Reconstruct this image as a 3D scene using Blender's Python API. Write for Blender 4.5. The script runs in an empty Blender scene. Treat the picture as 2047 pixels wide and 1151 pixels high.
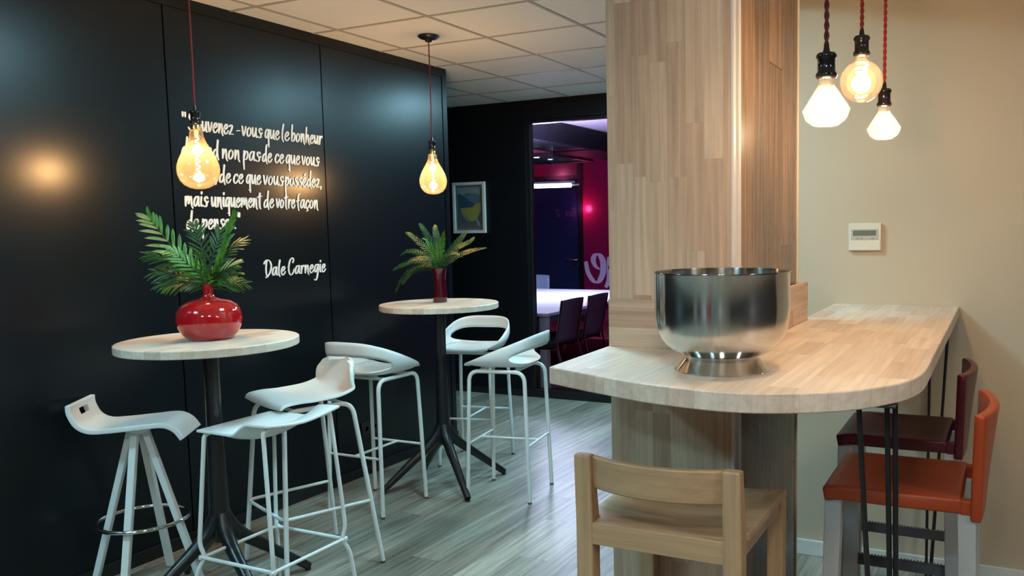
import bpy, bmesh, math, random
from mathutils import Vector, Matrix, Euler
PI = math.pi
sc = bpy.context.scene
COL = sc.collection

# ---------------------------------------------------------------- camera, world, exposure
W_PX, H_PX = 2047.0, 1151.0
F_PX, CX, CY = 1686.357, 1189.902, 609.213
PITCH, ROLL, YAW = 0.0912031, 0.0165371, 0.4508529
cd = bpy.data.cameras.new('camera')
cam = bpy.data.objects.new('camera', cd); COL.objects.link(cam)
cd.sensor_fit = 'HORIZONTAL'; cd.sensor_width = 36.0
cd.lens = F_PX / W_PX * 36.0
cd.shift_x = (W_PX / 2 - CX) / W_PX
cd.shift_y = (CY - H_PX / 2) / W_PX
cd.clip_start = 0.05; cd.clip_end = 100
_F = Vector((-math.sin(YAW), math.cos(YAW), 0)); _Rt = Vector((math.cos(YAW), math.sin(YAW), 0)); _Z = Vector((0, 0, 1))
_fw = math.cos(PITCH) * _F - math.sin(PITCH) * _Z
_dn = -math.sin(PITCH) * _F - math.cos(PITCH) * _Z
_r = math.cos(ROLL) * _Rt + math.sin(ROLL) * _dn
_d = -math.sin(ROLL) * _Rt + math.cos(ROLL) * _dn
M = Matrix((( _r.x, -_d.x, -_fw.x, 0), (_r.y, -_d.y, -_fw.y, 0), (_r.z, -_d.z, -_fw.z, 1.53), (0, 0, 0, 1)))
cam.matrix_world = M
sc.camera = cam
VIEW_R, VIEW_F = _Rt.copy(), _F.copy()     # horizontal right / forward of the photograph

wd = bpy.data.worlds.new('world'); sc.world = wd; wd.use_nodes = True
wd.node_tree.nodes['Background'].inputs[0].default_value = (0.02, 0.025, 0.03, 1)
wd.node_tree.nodes['Background'].inputs[1].default_value = 0.3
sc.view_settings.view_transform = 'Standard'
sc.view_settings.look = 'None'
sc.view_settings.exposure = 0.0
sc.view_settings.gamma = 1.0
sc.view_settings.use_curve_mapping = False

LED_STRENGTH = 96.0                  # the cool ceiling panels
LED_COLOR = (0.43, 0.83, 1.0)
LED_NEUTRAL = (1.0, 0.95, 0.88)          # the panels on the counter side of the room
PENDANT_W, PENDANT_COL = 17.0, (1.0, 0.66, 0.36)
CLUSTER_W, CLUSTER_COL = 8.5, (1.0, 0.74, 0.48)
MEET_W = 55.0

# ---------------------------------------------------------------- materials
def mat(name, color=(0.8, 0.8, 0.8), rough=0.5, metal=0.0, spec=0.5, emis=None, estr=0.0, coat=0.0):
    m = bpy.data.materials.new(name); m.use_nodes = True
    b = m.node_tree.nodes['Principled BSDF']
    b.inputs['Base Color'].default_value = (*color, 1)
    b.inputs['Roughness'].default_value = rough
    b.inputs['Metallic'].default_value = metal
    b.inputs['Specular IOR Level'].default_value = spec
    b.inputs['Coat Weight'].default_value = coat
    b.inputs['Coat Roughness'].default_value = 0.05
    if emis:
        b.inputs['Emission Color'].default_value = (*emis, 1); b.inputs['Emission Strength'].default_value = estr
    return m

class NT:
    """small node-building helper"""
    def __init__(s, m): s.t = m.node_tree; s.n = s.t.nodes; s.l = s.t.links; s.b = s.n['Principled BSDF']
    def add(s, typ, **k):
        n = s.n.new(typ)
        for a, v in k.items(): setattr(n, a, v)
        return n
    def put(s, sock, v):
        if isinstance(v, (int, float)): sock.default_value = v
        elif isinstance(v, (tuple, list)): sock.default_value = v
        else: s.l.new(v, sock)
    def math(s, op, a, b=0.0, c=None):
        n = s.add('ShaderNodeMath', operation=op); s.put(n.inputs[0], a); s.put(n.inputs[1], b)
        if c is not None: s.put(n.inputs[2], c)
        return n.outputs[0]
    def mix(s, f, a, b, blend='MIX'):
        n = s.add('ShaderNodeMix', data_type='RGBA', blend_type=blend); s.put(n.inputs[0], f); s.put(n.inputs[6], a); s.put(n.inputs[7], b)
        return n.outputs[2]
    def ramp(s, f, stops, interp='LINEAR'):
        n = s.add('ShaderNodeValToRGB'); s.put(n.inputs[0], f); r = n.color_ramp; r.interpolation = interp
        while len(r.elements) < len(stops): r.elements.new(0.5)
        for e, (p, c) in zip(r.elements, stops): e.position = p; e.color = (*c, 1) if len(c) == 3 else c
        return n.outputs[0]
    def comb(s, x, y, z):
        n = s.add('ShaderNodeCombineXYZ'); s.put(n.inputs[0], x); s.put(n.inputs[1], y); s.put(n.inputs[2], z); return n.outputs[0]
    def white(s, x, y, z=0.0, out=0):
        n = s.add('ShaderNodeTexWhiteNoise', noise_dimensions='3D'); s.l.new(s.comb(x, y, z), n.inputs[0]); return n.outputs[out]
    def noise(s, vec, scale=5, detail=4, rough=0.5, dist=0.0):
        n = s.add('ShaderNodeTexNoise'); s.l.new(vec, n.inputs['Vector'])
        n.inputs['Scale'].default_value = scale; n.inputs['Detail'].default_value = detail
        n.inputs['Roughness'].default_value = rough; n.inputs['Distortion'].default_value = dist
        return n.outputs[0]
    def bump(s, h, strength=0.2, dist=0.002):
        n = s.add('ShaderNodeBump'); n.inputs['Strength'].default_value = strength; n.inputs['Distance'].default_value = dist
        s.l.new(h, n.inputs['Height']); s.l.new(n.outputs[0], s.b.inputs['Normal'])
    def obj(s):
        n = s.add('ShaderNodeTexCoord'); x = s.add('ShaderNodeSeparateXYZ'); s.l.new(n.outputs['Object'], x.inputs[0])
        return n.outputs['Object'], x.outputs

def planks(name, along, across, width, length, stops, grain=0.35, gap=0.012, gapdark=0.55, rough=0.4, grain_scale=1.0, ring=0.25, spec=0.4, third=None, edge_bump=0.1):
    """boards / staves laid along one object axis: each board its own shade, with grain and fine joints"""
    m = mat(name, rough=rough, spec=spec); t = NT(m); vec, xyz = t.obj()
    a, c = xyz[along], xyz[across]
    th = xyz[3 - along - across]
    row = t.math('FLOOR', t.math('DIVIDE', c, width))
    off = t.math('MULTIPLY', t.white(row, 3.7, 1.3), length)
    la = t.math('DIVIDE', t.math('ADD', a, off), t.math('MULTIPLY_ADD', t.white(row, 9.1, 2.0), length * 0.5, length * 0.75))
    piece = t.math('FLOOR', la)
    rnd = t.white(row, piece, 0.5)
    base = t.ramp(rnd, stops)
    # grain: noise squeezed along the board, shifted for each board
    sh = t.math('MULTIPLY', rnd, 37.0)
    g1 = t.noise(t.comb(t.math('MULTIPLY_ADD', a, 2.2 * grain_scale, sh), t.math('MULTIPLY_ADD', c, 42 * grain_scale, sh), t.math('MULTIPLY', th, 42 * grain_scale)), 1.0, 6, 0.62, 0.25)
    w = t.add('ShaderNodeTexWave', wave_type='BANDS', bands_direction='Y', wave_profile='SAW')
    t.l.new(t.comb(t.math('MULTIPLY_ADD', a, 1.1, sh), t.math('MULTIPLY_ADD', c, 9.0, sh), t.math('MULTIPLY', th, 6.0)), w.inputs['Vector'])
    w.inputs['Scale'].default_value = 1.3 * grain_scale; w.inputs['Distortion'].default_value = 5.0; w.inputs['Detail'].default_value = 3; w.inputs['Detail Scale'].default_value = 0.6
    gr = t.ramp(g1, [(0.30, (1 - grain,) * 3), (0.62, (1.0,) * 3), (0.8, (1 + grain * .35,) * 3)])
    col = t.mix(1.0, base, gr, 'MULTIPLY')
    rr = t.ramp(w.outputs[0], [(0.0, (1,) * 3), (0.8, (1 - ring * .5,) * 3), (1.0, (1 - ring,) * 3)])
    col = t.mix(1.0, col, rr, 'MULTIPLY')
    fc = t.math('FRACT', t.math('DIVIDE', c, width)); fl = t.math('FRACT', la)
    jc = t.math('LESS_THAN', t.math('MINIMUM', fc, t.math('SUBTRACT', 1.0, fc)), gap)
    jl = t.math('LESS_THAN', t.math('MINIMUM', fl, t.math('SUBTRACT', 1.0, fl)), gap * width / length)
    j = t.math('MAXIMUM', jc, jl)
    dark = t.mix(1.0, col, (gapdark, gapdark, gapdark, 1), 'MULTIPLY')
    col = t.mix(j, col, dark)
    t.l.new(col, t.b.inputs['Base Color'])
    t.bump(g1, edge_bump, 0.001)
    return m

def glassy(name, tint=(1, 1, 1), rough=0.02, ior=1.45, fill=0.0, fillcol=(1, 1, 1), boost=1.0):
    """thin pane / bulb glass: transparent seen straight, mirror-like at grazing; fill = part of the coat that scatters light"""
    m = bpy.data.materials.new(name); m.use_nodes = True; t = m.node_tree; t.nodes.clear()
    o = t.nodes.new('ShaderNodeOutputMaterial'); tr = t.nodes.new('ShaderNodeBsdfTransparent'); tr.inputs[0].default_value = (*tint, 1)
    g = t.nodes.new('ShaderNodeBsdfGlossy'); g.inputs['Roughness'].default_value = rough
    fr = t.nodes.new('ShaderNodeFresnel'); fr.inputs[0].default_value = ior
    mx = t.nodes.new('ShaderNodeMixShader')
    mm = t.nodes.new('ShaderNodeMath'); mm.operation = 'MULTIPLY'; mm.inputs[1].default_value = boost; mm.use_clamp = True
    t.links.new(fr.outputs[0], mm.inputs[0]); t.links.new(mm.outputs[0], mx.inputs[0]); t.links.new(g.outputs[0], mx.inputs[2])
    if fill > 0:
        tl = t.nodes.new('ShaderNodeBsdfTranslucent'); tl.inputs[0].default_value = (*fillcol, 1)
        m2 = t.nodes.new('ShaderNodeMixShader'); m2.inputs[0].default_value = fill
        t.links.new(tr.outputs[0], m2.inputs[1]); t.links.new(tl.outputs[0], m2.inputs[2]); t.links.new(m2.outputs[0], mx.inputs[1])
    else: t.links.new(tr.outputs[0], mx.inputs[1])
    t.links.new(mx.outputs[0], o.inputs[0])
    return m

def emit(name, color, strength):
    m = bpy.data.materials.new(name); m.use_nodes = True; t = m.node_tree; t.nodes.clear()
    o = t.nodes.new('ShaderNodeOutputMaterial'); e = t.nodes.new('ShaderNodeEmission')
    e.inputs[0].default_value = (*color, 1); e.inputs[1].default_value = strength
    t.links.new(e.outputs[0], o.inputs[0]); return m

PALE = [(0.0, (0.64, 0.47, 0.36)), (0.25, (0.78, 0.63, 0.51)), (0.5, (0.82, 0.69, 0.56)), (0.75, (0.71, 0.54, 0.42)), (1.0, (0.88, 0.78, 0.66))]
PILL = [(0.0, (0.52, 0.33, 0.225)), (0.3, (0.66, 0.475, 0.34)), (0.6, (0.58, 0.385, 0.27)), (0.85, (0.74, 0.56, 0.41)), (1.0, (0.61, 0.415, 0.29))]
DARKW = [(0.0, (0.17, 0.100, 0.075)), (0.25, (0.34, 0.21, 0.145)), (0.5, (0.22, 0.145, 0.115)), (0.75, (0.42, 0.26, 0.17)), (1.0, (0.27, 0.165, 0.12))]
FLOORC = [(0.0, (0.245, 0.225, 0.178)), (0.3, (0.43, 0.40, 0.325)), (0.6, (0.32, 0.295, 0.235)), (1.0, (0.52, 0.485, 0.395))]
m_counter = planks('beech_counter', 1, 0, 0.070, 0.30, PALE, grain=0.22, gap=0.010, gapdark=0.88, rough=0.40, ring=0.10)
m_tabletop = planks('beech_table', 1, 0, 0.065, 0.26, PALE, grain=0.22, gap=0.010, gapdark=0.88, rough=0.40, ring=0.10)
m_pillar = planks('beech_cladding', 2, 0, 0.0545, 0.42, PILL, grain=0.30, gap=0.008, gapdark=0.84, rough=0.45, ring=0.15)
m_pilpost = planks('beech_lower', 2, 0, 0.0545, 0.50, PILL, grain=0.30, gap=0.008, gapdark=0.84, rough=0.45, ring=0.15)
m_splash = planks('beech_upstand', 0, 2, 0.058, 0.5, PILL, grain=0.30, gap=0.008, gapdark=0.84, rough=0.45, ring=0.15)
m_splash_s = planks('beech_upstand_side', 1, 2, 0.058, 0.5, PILL, grain=0.30, gap=0.008, gapdark=0.84, rough=0.45, ring=0.15)
m_oldwood = planks('old_plank_panel', 2, 1, 0.17, 1.6, DARKW, grain=0.62, gap=0.014, gapdark=0.25, rough=0.26, grain_scale=1.3, ring=0.30, spec=0.55)
m_floor = planks('floor_planks', 1, 0, 0.155, 1.25, FLOORC, grain=0.66, gap=0.010, gapdark=0.6, rough=0.34, grain_scale=0.75, ring=0.18, spec=0.45)
m_oak = planks('oak', 0, 2, 3.0, 6.0, [(0, (0.53, 0.335, 0.185)), (1, (0.53, 0.335, 0.185))], grain=0.22, gap=0.0, rough=0.42, ring=0.12)
m_oakv = planks('oak_upright', 2, 0, 3.0, 6.0, [(0, (0.53, 0.335, 0.185)), (1, (0.53, 0.335, 0.185))], grain=0.22, gap=0.0, rough=0.42, ring=0.12)
m_oakseat = planks('oak_seat', 0, 1, 0.105, 3.0, [(0, (0.44, 0.29, 0.17)), (0.5, (0.50, 0.35, 0.21)), (1, (0.47, 0.31, 0.185))], grain=0.2, gap=0.004, gapdark=0.9, rough=0.38, ring=0.12)

m_black = mat('black_lacquer', (0.0020, 0.0046, 0.0078), 0.30, spec=0.40)
_t = NT(m_black); _v, _ = _t.obj(); _t.bump(_t.noise(_v, 90, 3, 0.6), 0.035, 0.002)
m_blackwall = mat('black_paint', (0.004, 0.005, 0.008), 0.5, spec=0.3)
m_blackmet = mat('black_metal', (0.010, 0.011, 0.013), 0.32, spec=0.5)
m_blackplastic = mat('black_plastic', (0.012, 0.012, 0.014), 0.4)
m_beige = mat('beige_paint', (0.58, 0.485, 0.36), 0.75, spec=0.25)
_t = NT(m_beige); _v, _ = _t.obj(); _t.bump(_t.noise(_v, 160, 3, 0.6), 0.05, 0.002)
m_white = mat('white_plastic', (0.78, 0.80, 0.79), 0.28, spec=0.5)
m_whitemet = mat('white_metal', (0.74, 0.77, 0.76), 0.33, spec=0.5)
m_whitepaint = mat('white_paint', (0.72, 0.73, 0.71), 0.45)
m_letters = mat('white_letters', (0.82, 0.83, 0.84), 0.5)
m_ceil = mat('ceiling_tile', (0.78, 0.79, 0.80), 0.9, spec=0.1)
_t = NT(m_ceil); _v, _ = _t.obj(); _t.bump(_t.noise(_v, 260, 2, 0.6), 0.1, 0.002)
m_grid = mat('ceiling_grid', (0.42, 0.40, 0.38), 0.6)
m_cream = mat('cream_trim', (0.80, 0.70, 0.55), 0.4)
m_trimwhite = mat('white_trim', (0.64, 0.62, 0.62), 0.35)
m_steel = mat('brushed_steel', (0.62, 0.60, 0.57), 0.17, 1.0)
_t = NT(m_steel); _b = _t.b; _b.inputs['Roughness'].default_value = 0.16; _b.inputs['Anisotropic'].default_value = 0.95; _b.inputs['Anisotropic Rotation'].default_value = 0.25
_tg = _t.add('ShaderNodeTangent', direction_type='RADIAL', axis='Z'); _t.l.new(_tg.outputs[0], _b.inputs['Tangent'])
m_chrome = mat('chrome', (0.72, 0.73, 0.74), 0.08, 1.0)
m_alu = mat('painted_aluminium', (0.52, 0.54, 0.56), 0.38, 0.25)
m_grey = mat('grey_plastic', (0.10, 0.105, 0.13), 0.5)
m_redvase = mat('red_ceramic', (0.42, 0.006, 0.010), 0.10, spec=0.6, coat=0.6)
m_redglass = mat('dark_red_glass', (0.10, 0.002, 0.012), 0.06, spec=0.6, coat=0.6)
m_redglass.node_tree.nodes['Principled BSDF'].inputs['Transmission Weight'].default_value = 0.35
m_redbase = mat('red_glass_base', (0.24, 0.002, 0.015), 0.08, spec=0.6, coat=0.6)
m_orange = mat('orange_plastic', (0.36, 0.048, 0.008), 0.42)
m_burg = mat('burgundy_plastic', (0.080, 0.005, 0.014), 0.40)
m_bakelite = mat('dark_socket', (0.030, 0.026, 0.028), 0.16, 0.6, spec=0.6)
m_brass = mat('brass', (0.55, 0.36, 0.13), 0.25, 1.0)
m_redcord = mat('red_fabric_cord', (0.24, 0.012, 0.012), 0.7)
m_darkcord = mat('dark_red_fabric_cord', (0.10, 0.007, 0.007), 0.7)
m_amber = glassy('amber_bulb_glass', (1.0, 0.84, 0.60), 0.12, 1.45, 0.036, (1.0, 0.70, 0.40), 0.5)
m_clearbulb = glassy('clear_bulb_glass', (1.0, 0.93, 0.82), 0.03, 1.5, 0.055, (1.0, 0.92, 0.80), 0.6)
m_globeglass = glassy('gold_bulb_glass', (1.0, 0.88, 0.68), 0.03, 1.45, 0.030, (1.0, 0.82, 0.55))
m_filament = emit('filament', (1.0, 0.74, 0.40), 16.0)
m_filament2 = emit('bright_filament', (1.0, 0.84, 0.58), 18.0)
m_pane = glassy('clear_glass', (0.92, 0.92, 0.96), 0.01, 1.45)
m_led = emit('led_diffuser', LED_COLOR, LED_STRENGTH)
m_led2 = emit('led_diffuser_neutral', LED_NEUTRAL, LED_STRENGTH * .75)
m_ledframe = mat('led_frame', (0.7, 0.7, 0.7), 0.4)

# ---------------------------------------------------------------- geometry helpers
class MB:
    """collects shapes, then links them as ONE mesh object"""
    def __init__(s): s.v = []; s.f = []; s.mi = []
    def addf(s, vs, fs, mi=0):
        o = len(s.v); s.v += [tuple(p) for p in vs]
        for f in fs: s.f.append([i + o for i in f]); s.mi.append(mi)
    def box(s, x0, x1, y0, y1, z0, z1, mi=0, M=None):
        vs = [(x, y, z) for z in (z0, z1) for y in (y0, y1) for x in (x0, x1)]
        if M is not None: vs = [M @ Vector(p) for p in vs]
        s.addf(vs, [(0, 2, 3, 1), (4, 5, 7, 6), (0, 1, 5, 4), (2, 6, 7, 3), (0, 4, 6, 2), (1, 3, 7, 5)], mi)
        return s
    def bar(s, p, q, w, d, up=(0, 0, 1), w2=None, d2=None, mi=0):
        """square bar from p to q, section w x d (w2 x d2 at q)"""
        p, q = Vector(p), Vector(q); a = (q - p).normalized(); u = Vector(up)
        x = a.cross(u); x = x.normalized() if x.length > 1e-5 else Vector((1, 0, 0)); y = x.cross(a).normalized()
        w2 = w if w2 is None else w2; d2 = d if d2 is None else d2
        vs = [c + x * sx * ww / 2 + y * sy * dd / 2 for c, ww, dd in ((p, w, d), (q, w2, d2)) for sx, sy in ((-1, -1), (1, -1), (1, 1), (-1, 1))]
        s.addf(vs, [(0, 3, 2, 1), (4, 5, 6, 7), (0, 1, 5, 4), (1, 2, 6, 5), (2, 3, 7, 6), (3, 0, 4, 7)], mi); return s
    def tube(s, pts, r, n=12, closed=False, mi=0, r2=None):
        pts = [Vector(p) for p in pts]; N = len(pts); rings = []
        t0 = (pts[1] - pts[0]).normalized(); ref = Vector((0, 0, 1)) if abs(t0.z) < .9 else Vector((1, 0, 0))
        u = t0.cross(ref).normalized()
        for i, p in enumerate(pts):
            if closed: t = (pts[(i + 1) % N] - pts[i - 1]).normalized()
            else: t = (pts[min(i + 1, N - 1)] - pts[max(i - 1, 0)]).normalized()
            u = (u - t * u.dot(t)).normalized(); v = t.cross(u)
            rr = r if r2 is None else r + (r2 - r) * i / (N - 1)
            if callable(r): rr = r(i / (N - 1))
            rings.append([p + (u * math.cos(2 * PI * k / n) + v * math.sin(2 * PI * k / n)) * rr for k in range(n)])
        vs = [q for g in rings for q in g]; fs = []
        for i in range(N if closed else N - 1):
            j = (i + 1) % N
            for k in range(n): fs.append((i * n + k, i * n + (k + 1) % n, j * n + (k + 1) % n, j * n + k))
        if not closed: fs += [tuple(range(n))[::-1], tuple((N - 1) * n + k for k in range(n))]
        s.addf(vs, fs, mi); return s
    def lathe(s, prof, c=(0, 0, 0), n=48, mi=0, ang=0.0):
        vs = []; fs = []; idx = []
        for r, z in prof:
            if r < 1e-6: idx.append([len(vs)] * n); vs.append((c[0], c[1], c[2] + z))
            else:
                idx.append(list(range(len(vs), len(vs) + n)))
                vs += [(c[0] + r * math.cos(2 * PI * k / n + ang), c[1] + r * math.sin(2 * PI * k / n + ang), c[2] + z) for k in range(n)]
        for a, b in zip(idx, idx[1:]):
            for k in range(n):
                f = [a[k], a[(k + 1) % n], b[(k + 1) % n], b[k]]; g = []
                for i in f:
                    if i not in g: g.append(i)
                if len(g) > 2: fs.append(g)
        s.addf(vs, fs, mi); return s
    def prism(s, out, z0, z1, mi=0):
        n = len(out); vs = [(x, y, z0) for x, y in out] + [(x, y, z1) for x, y in out]
        fs = [tuple(range(n))[::-1], tuple(range(n, 2 * n))] + [(i, (i + 1) % n, n + (i + 1) % n, n + i) for i in range(n)]
        s.addf(vs, fs, mi); return s
    def grid(s, rows, mi=0):
        n = len(rows[0]); vs = [p for r in rows for p in r]
        s.addf(vs, [(i * n + k, i * n + k + 1, (i + 1) * n + k + 1, (i + 1) * n + k) for i in range(len(rows) - 1) for k in range(n - 1)], mi); return s
    def build(s, name, m, parent=None, smooth=None, bevel=0.0, solid=0.0, off=0.0, sub=0, loc=None, merge=False, seg=2):
        me = bpy.data.meshes.new(name); me.from_pydata(s.v, [], s.f)
        ms = m if isinstance(m, (list, tuple)) else [m]
        for q in ms: me.materials.append(q)
        if len(ms) > 1:
            for p, i in zip(me.polygons, s.mi): p.material_index = i
        b = bmesh.new(); b.from_mesh(me)
        if merge: bmesh.ops.remove_doubles(b, verts=b.verts, dist=1e-5)
        bmesh.ops.recalc_face_normals(b, faces=b.faces); b.to_mesh(me); b.free()
        o = bpy.data.objects.new(name, me); COL.objects.link(o)
        if parent is not None: o.parent = parent
        if loc is not None: o.location = loc
        if solid:
            d = o.modifiers.new('thickness', 'SOLIDIFY'); d.thickness = solid; d.offset = off
        if bevel:
            d = o.modifiers.new('bevel', 'BEVEL'); d.width = bevel; d.segments = seg; d.limit_method = 'ANGLE'; d.angle_limit = math.radians(40)
        if sub:
            d = o.modifiers.new('subdivision', 'SUBSURF'); d.levels = sub; d.render_levels = sub
        if smooth is None: smooth = 35
        if smooth:
            me.polygons.foreach_set('use_smooth', [True] * len(me.polygons))
            if smooth < 180:
                bb = bmesh.new(); bb.from_mesh(me)
                for e in bb.edges:
                    if len(e.link_faces) == 2 and e.calc_face_angle(0) > math.radians(smooth): e.smooth = False
                bb.to_mesh(me); bb.free()
        return o

def fillet(pts, r, n=6):
    """round the inner corners of a polyline"""
    pts = [Vector(p) for p in pts]; out = [pts[0]]
    for a, b, c in zip(pts, pts[1:], pts[2:]):
        d1 = (a - b); d2 = (c - b); k = min(r, d1.length * .49, d2.length * .49)
        p = b + d1.normalized() * k; q = b + d2.normalized() * k
        for i in range(n + 1):
            t = i / n; out.append((1 - t) ** 2 * p + 2 * t * (1 - t) * b + t * t * q)
    out.append(pts[-1]); return out
def catmull(P, n=8, closed=False):
    P = [Vector(p) for p in P]; out = []; N = len(P)
    rng = range(N if closed else N - 1)
    for i in rng:
        g = (lambda j: P[j % N]) if closed else (lambda j: P[max(0, min(N - 1, j))])
        p0, p1, p2, p3 = g(i - 1), g(i), g(i + 1), g(i + 2)
        for k in range(n):
            t = k / n
            out.append(0.5 * ((2 * p1) + (p2 - p0) * t + (2 * p0 - 5 * p1 + 4 * p2 - p3) * t * t + (3 * p1 - p0 - 3 * p2 + p3) * t ** 3))
    if not closed: out.append(P[-1])
    return out
def tag(o, label=None, cat=None, group=None, kind=None):
    for k, v in (('label', label), ('category', cat), ('group', group), ('kind', kind)):
        if v: o[k] = v
    return o
def thing(name, label, cat, loc=(0, 0, 0), rz=0.0, group=None):
    o = bpy.data.objects.new(name, None); COL.objects.link(o); o.empty_display_size = 0.05
    o.location = loc; o.rotation_euler = (0, 0, rz)
    return tag(o, label, cat, group)
def struct(o): o['kind'] = 'structure'; return o
def copy_tree(o, parent=None):
    c = o.copy(); COL.objects.link(c)
    if parent is not None: c.parent = parent
    for ch in list(o.children): copy_tree(ch, c)
    return c
def lamp(name, kind, energy, color, loc, parent=None, size=0.05, **k):
    l = bpy.data.lights.new(name, kind); l.energy = energy; l.color = color
    if kind == 'POINT': l.shadow_soft_size = size
    o = bpy.data.objects.new(name, l); COL.objects.link(o); o.location = loc
    if parent is not None: o.parent = parent
    for a, v in k.items(): setattr(l, a, v)
    return o

# ---------------------------------------------------------------- the room
CEIL = 2.665; WX = -3.59; BY = 6.60; RY = 3.85
GX0, GDX, GY0, GDY = -3.410, 0.620, 3.193, 0.5775
MB().box(-8.2, 2.7, -3.3, 6.62, -0.05, 0.0).build('floor', m_floor, smooth=0); struct(bpy.data.objects['floor'])
b = MB().box(-6.2, 2.7, -3.3, BY, CEIL, CEIL + 0.05)
for i in range(-5, 11):
    x = GX0 + i * GDX
    if -6.1 < x < 2.6: b.box(x - .010, x + .010, -3.2, BY, CEIL - .004, CEIL + .01, 1)
for j in range(-11, 7):
    y = GY0 + j * GDY
    if -3.2 < y < BY: b.box(-6.1, 2.6, y - .010, y + .010, CEIL - .0035, CEIL + .01, 1)
struct(b.build('ceiling', [m_ceil, m_grid], smooth=0))
# left wall: lacquered panels with open joints
b = MB().box(WX - .16, WX - .034, -3.3, 5.048, 0, CEIL)
EDG = [-3.3, -2.32, -1.30, -0.275, 0.748, 1.770, 2.793, 3.815, 4.990]
LEAN = {}
for y0, y1 in zip(EDG, EDG[1:]):
    k = LEAN.get(y0, 0.0); a0, a1 = y0 + .004, y1 - .004
    b.addf([(WX - .033, a0, 0), (WX - k, a0, 0), (WX, a1, 0), (WX - .033, a1, 0), (WX - .033, a0, 2.606), (WX - k, a0, 2.606), (WX, a1, 2.606), (WX - .033, a1, 2.606)],
           [(0, 3, 2, 1), (4, 5, 6, 7), (0, 1, 5, 4), (1, 2, 6, 5), (2, 3, 7, 6), (3, 0, 4, 7)])
b.box(WX - .033, WX, 4.998, 5.048, 0, 2.63)
b.box(WX - .033, WX - .001, -3.3, 5.048, 2.609, CEIL)
b.box(WX - .13, WX - .035, 5.048, 5.05, 0, CEIL)
struct(b.build('wall_left', m_black, smooth=0))
struct(MB().box(WX, WX + .012, -3.3, 5.05, 0, .062).build('baseboard_left', m_blackmet, smooth=0, bevel=.002))
# black wall at the end of the passage, with the glazed opening of the meeting room
GL, GR, GT = -3.832, -1.42, 2.49
b = MB().box(-6.2, GL - .035, BY, BY + .12, 0, CEIL + .1).box(GL - .035, GR, BY, BY + .12, GT, CEIL + .1).box(GR, -1.2, BY, BY + .12, 0, CEIL + .1)
struct(b.build('wall_back', m_blackwall, smooth=0))
struct(MB().box(-6.2, GL, BY - .014, BY, 0, .06).build('baseboard_back', m_blackmet, smooth=0))
w = thing('window_1', None, None); struct(w)
b = MB()
b.box(GL - .035, GL, BY + .02, BY + .09, 0, GT).box(GR - .035, GR, BY + .02, BY + .09, 0, GT).box(GL, GR - .035, BY + .02, BY + .09, GT - .03, GT)
b.box(GL - .035, GR, BY - .012, BY + .09, 0, .068)
b.build('window_frame', m_blackmet, w, smooth=0)
MB().box(GL, GR - .035, BY + .05, BY + .058, .068, GT - .03).build('window_pane', m_pane, w, smooth=0)
# end walls that close the passage and the near room
struct(MB().box(-6.3, -6.2, 4.9, BY + .1, 0, CEIL).build('wall_passage', m_blackwall, smooth=0))
struct(MB().box(-6.3, WX - .16, 4.9, 5.0, 0, CEIL).build('wall_passage_near', m_blackwall, smooth=0))
struct(MB().box(-1.30, -1.20, RY + .1, BY + .1, 0, CEIL).build('wall_passage_right', m_blackwall, smooth=0))
# beige wall beside the counter with a white baseboard and a lowered ceiling edge
struct(MB().box(-1.30, 2.7, RY, RY + .1, 0, CEIL).build('wall_right', m_beige, smooth=0))
struct(MB().box(-1.30, 2.7, RY - .013, RY, 0, .072).build('baseboard_right', m_whitepaint, smooth=0, bevel=.003))
struct(MB().box(-1.02, 2.6, 3.12, RY, 2.515, CEIL).build('trim_1', m_whitepaint, smooth=0))
struct(MB().box(2.6, 2.7, -3.3, RY + .1, 0, CEIL).build('wall_side', mat('navy_paint', (.022, .032, .050), .6), smooth=0))
b = MB(); BANDS = [(-3.69, -2.9, (.50, .44, .38)), (-2.9, -2.3, (.03, .04, .05)), (-2.3, -1.9, (.42, .18, .22)), (-1.9, -1.4, (.45, .45, .42)), (-1.4, -.6, (.40, .015, .025)), (-.6, .6, (.22, .30, .29)), (.6, 1.0, (.45, .62, .60)), (1.0, 2.7, (.20, .27, .26))]  # colour bands added behind the camera for the steel bowl to reflect
for i, (x0, x1, c) in enumerate(BANDS): b.box(x0, x1, -3.4, -3.3, 0, CEIL, i)
struct(b.build('wall_near', [mat('reflection_band', c, .6) for _, _, c in BANDS], smooth=0))

# ceiling LED panels of the room
def led_panel(x, y, m, label):
    t = thing('ceiling_light', label, 'ceiling light', (x, y, CEIL), 0, 'ceiling LED panels')
    b = MB()
    for a in ((-.21, -.19, -.21, .21), (.19, .21, -.21, .21), (-.19, .19, -.21, -.19), (-.19, .19, .19, .21)): b.box(a[0], a[1], a[2], a[3], -.014, -.0045)
    b.build('frame', m_ledframe, t, smooth=0)
    MB().box(-.19, .19, -.19, .19, -.010, -.0046).build('diffuser', m, t, smooth=0)
    return t
gx = lambda i: GX0 + (i + .5) * GDX
gy = lambda j: GY0 + (j + .5) * GDY
LEDS = [(-1.72, gy(-1), m_led), (gx(0), gy(-5), m_led), (gx(5), gy(-6), m_led2), (gx(3), gy(-8), m_led), (gx(8), gy(-4), m_led2), (gx(2), gy(3), m_led), (-2.42, 6.08, m_led)]
for x, y, m in LEDS: led_panel(x, y, m, 'square LED panel set flush in the tiled ceiling, outside the view')

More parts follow.
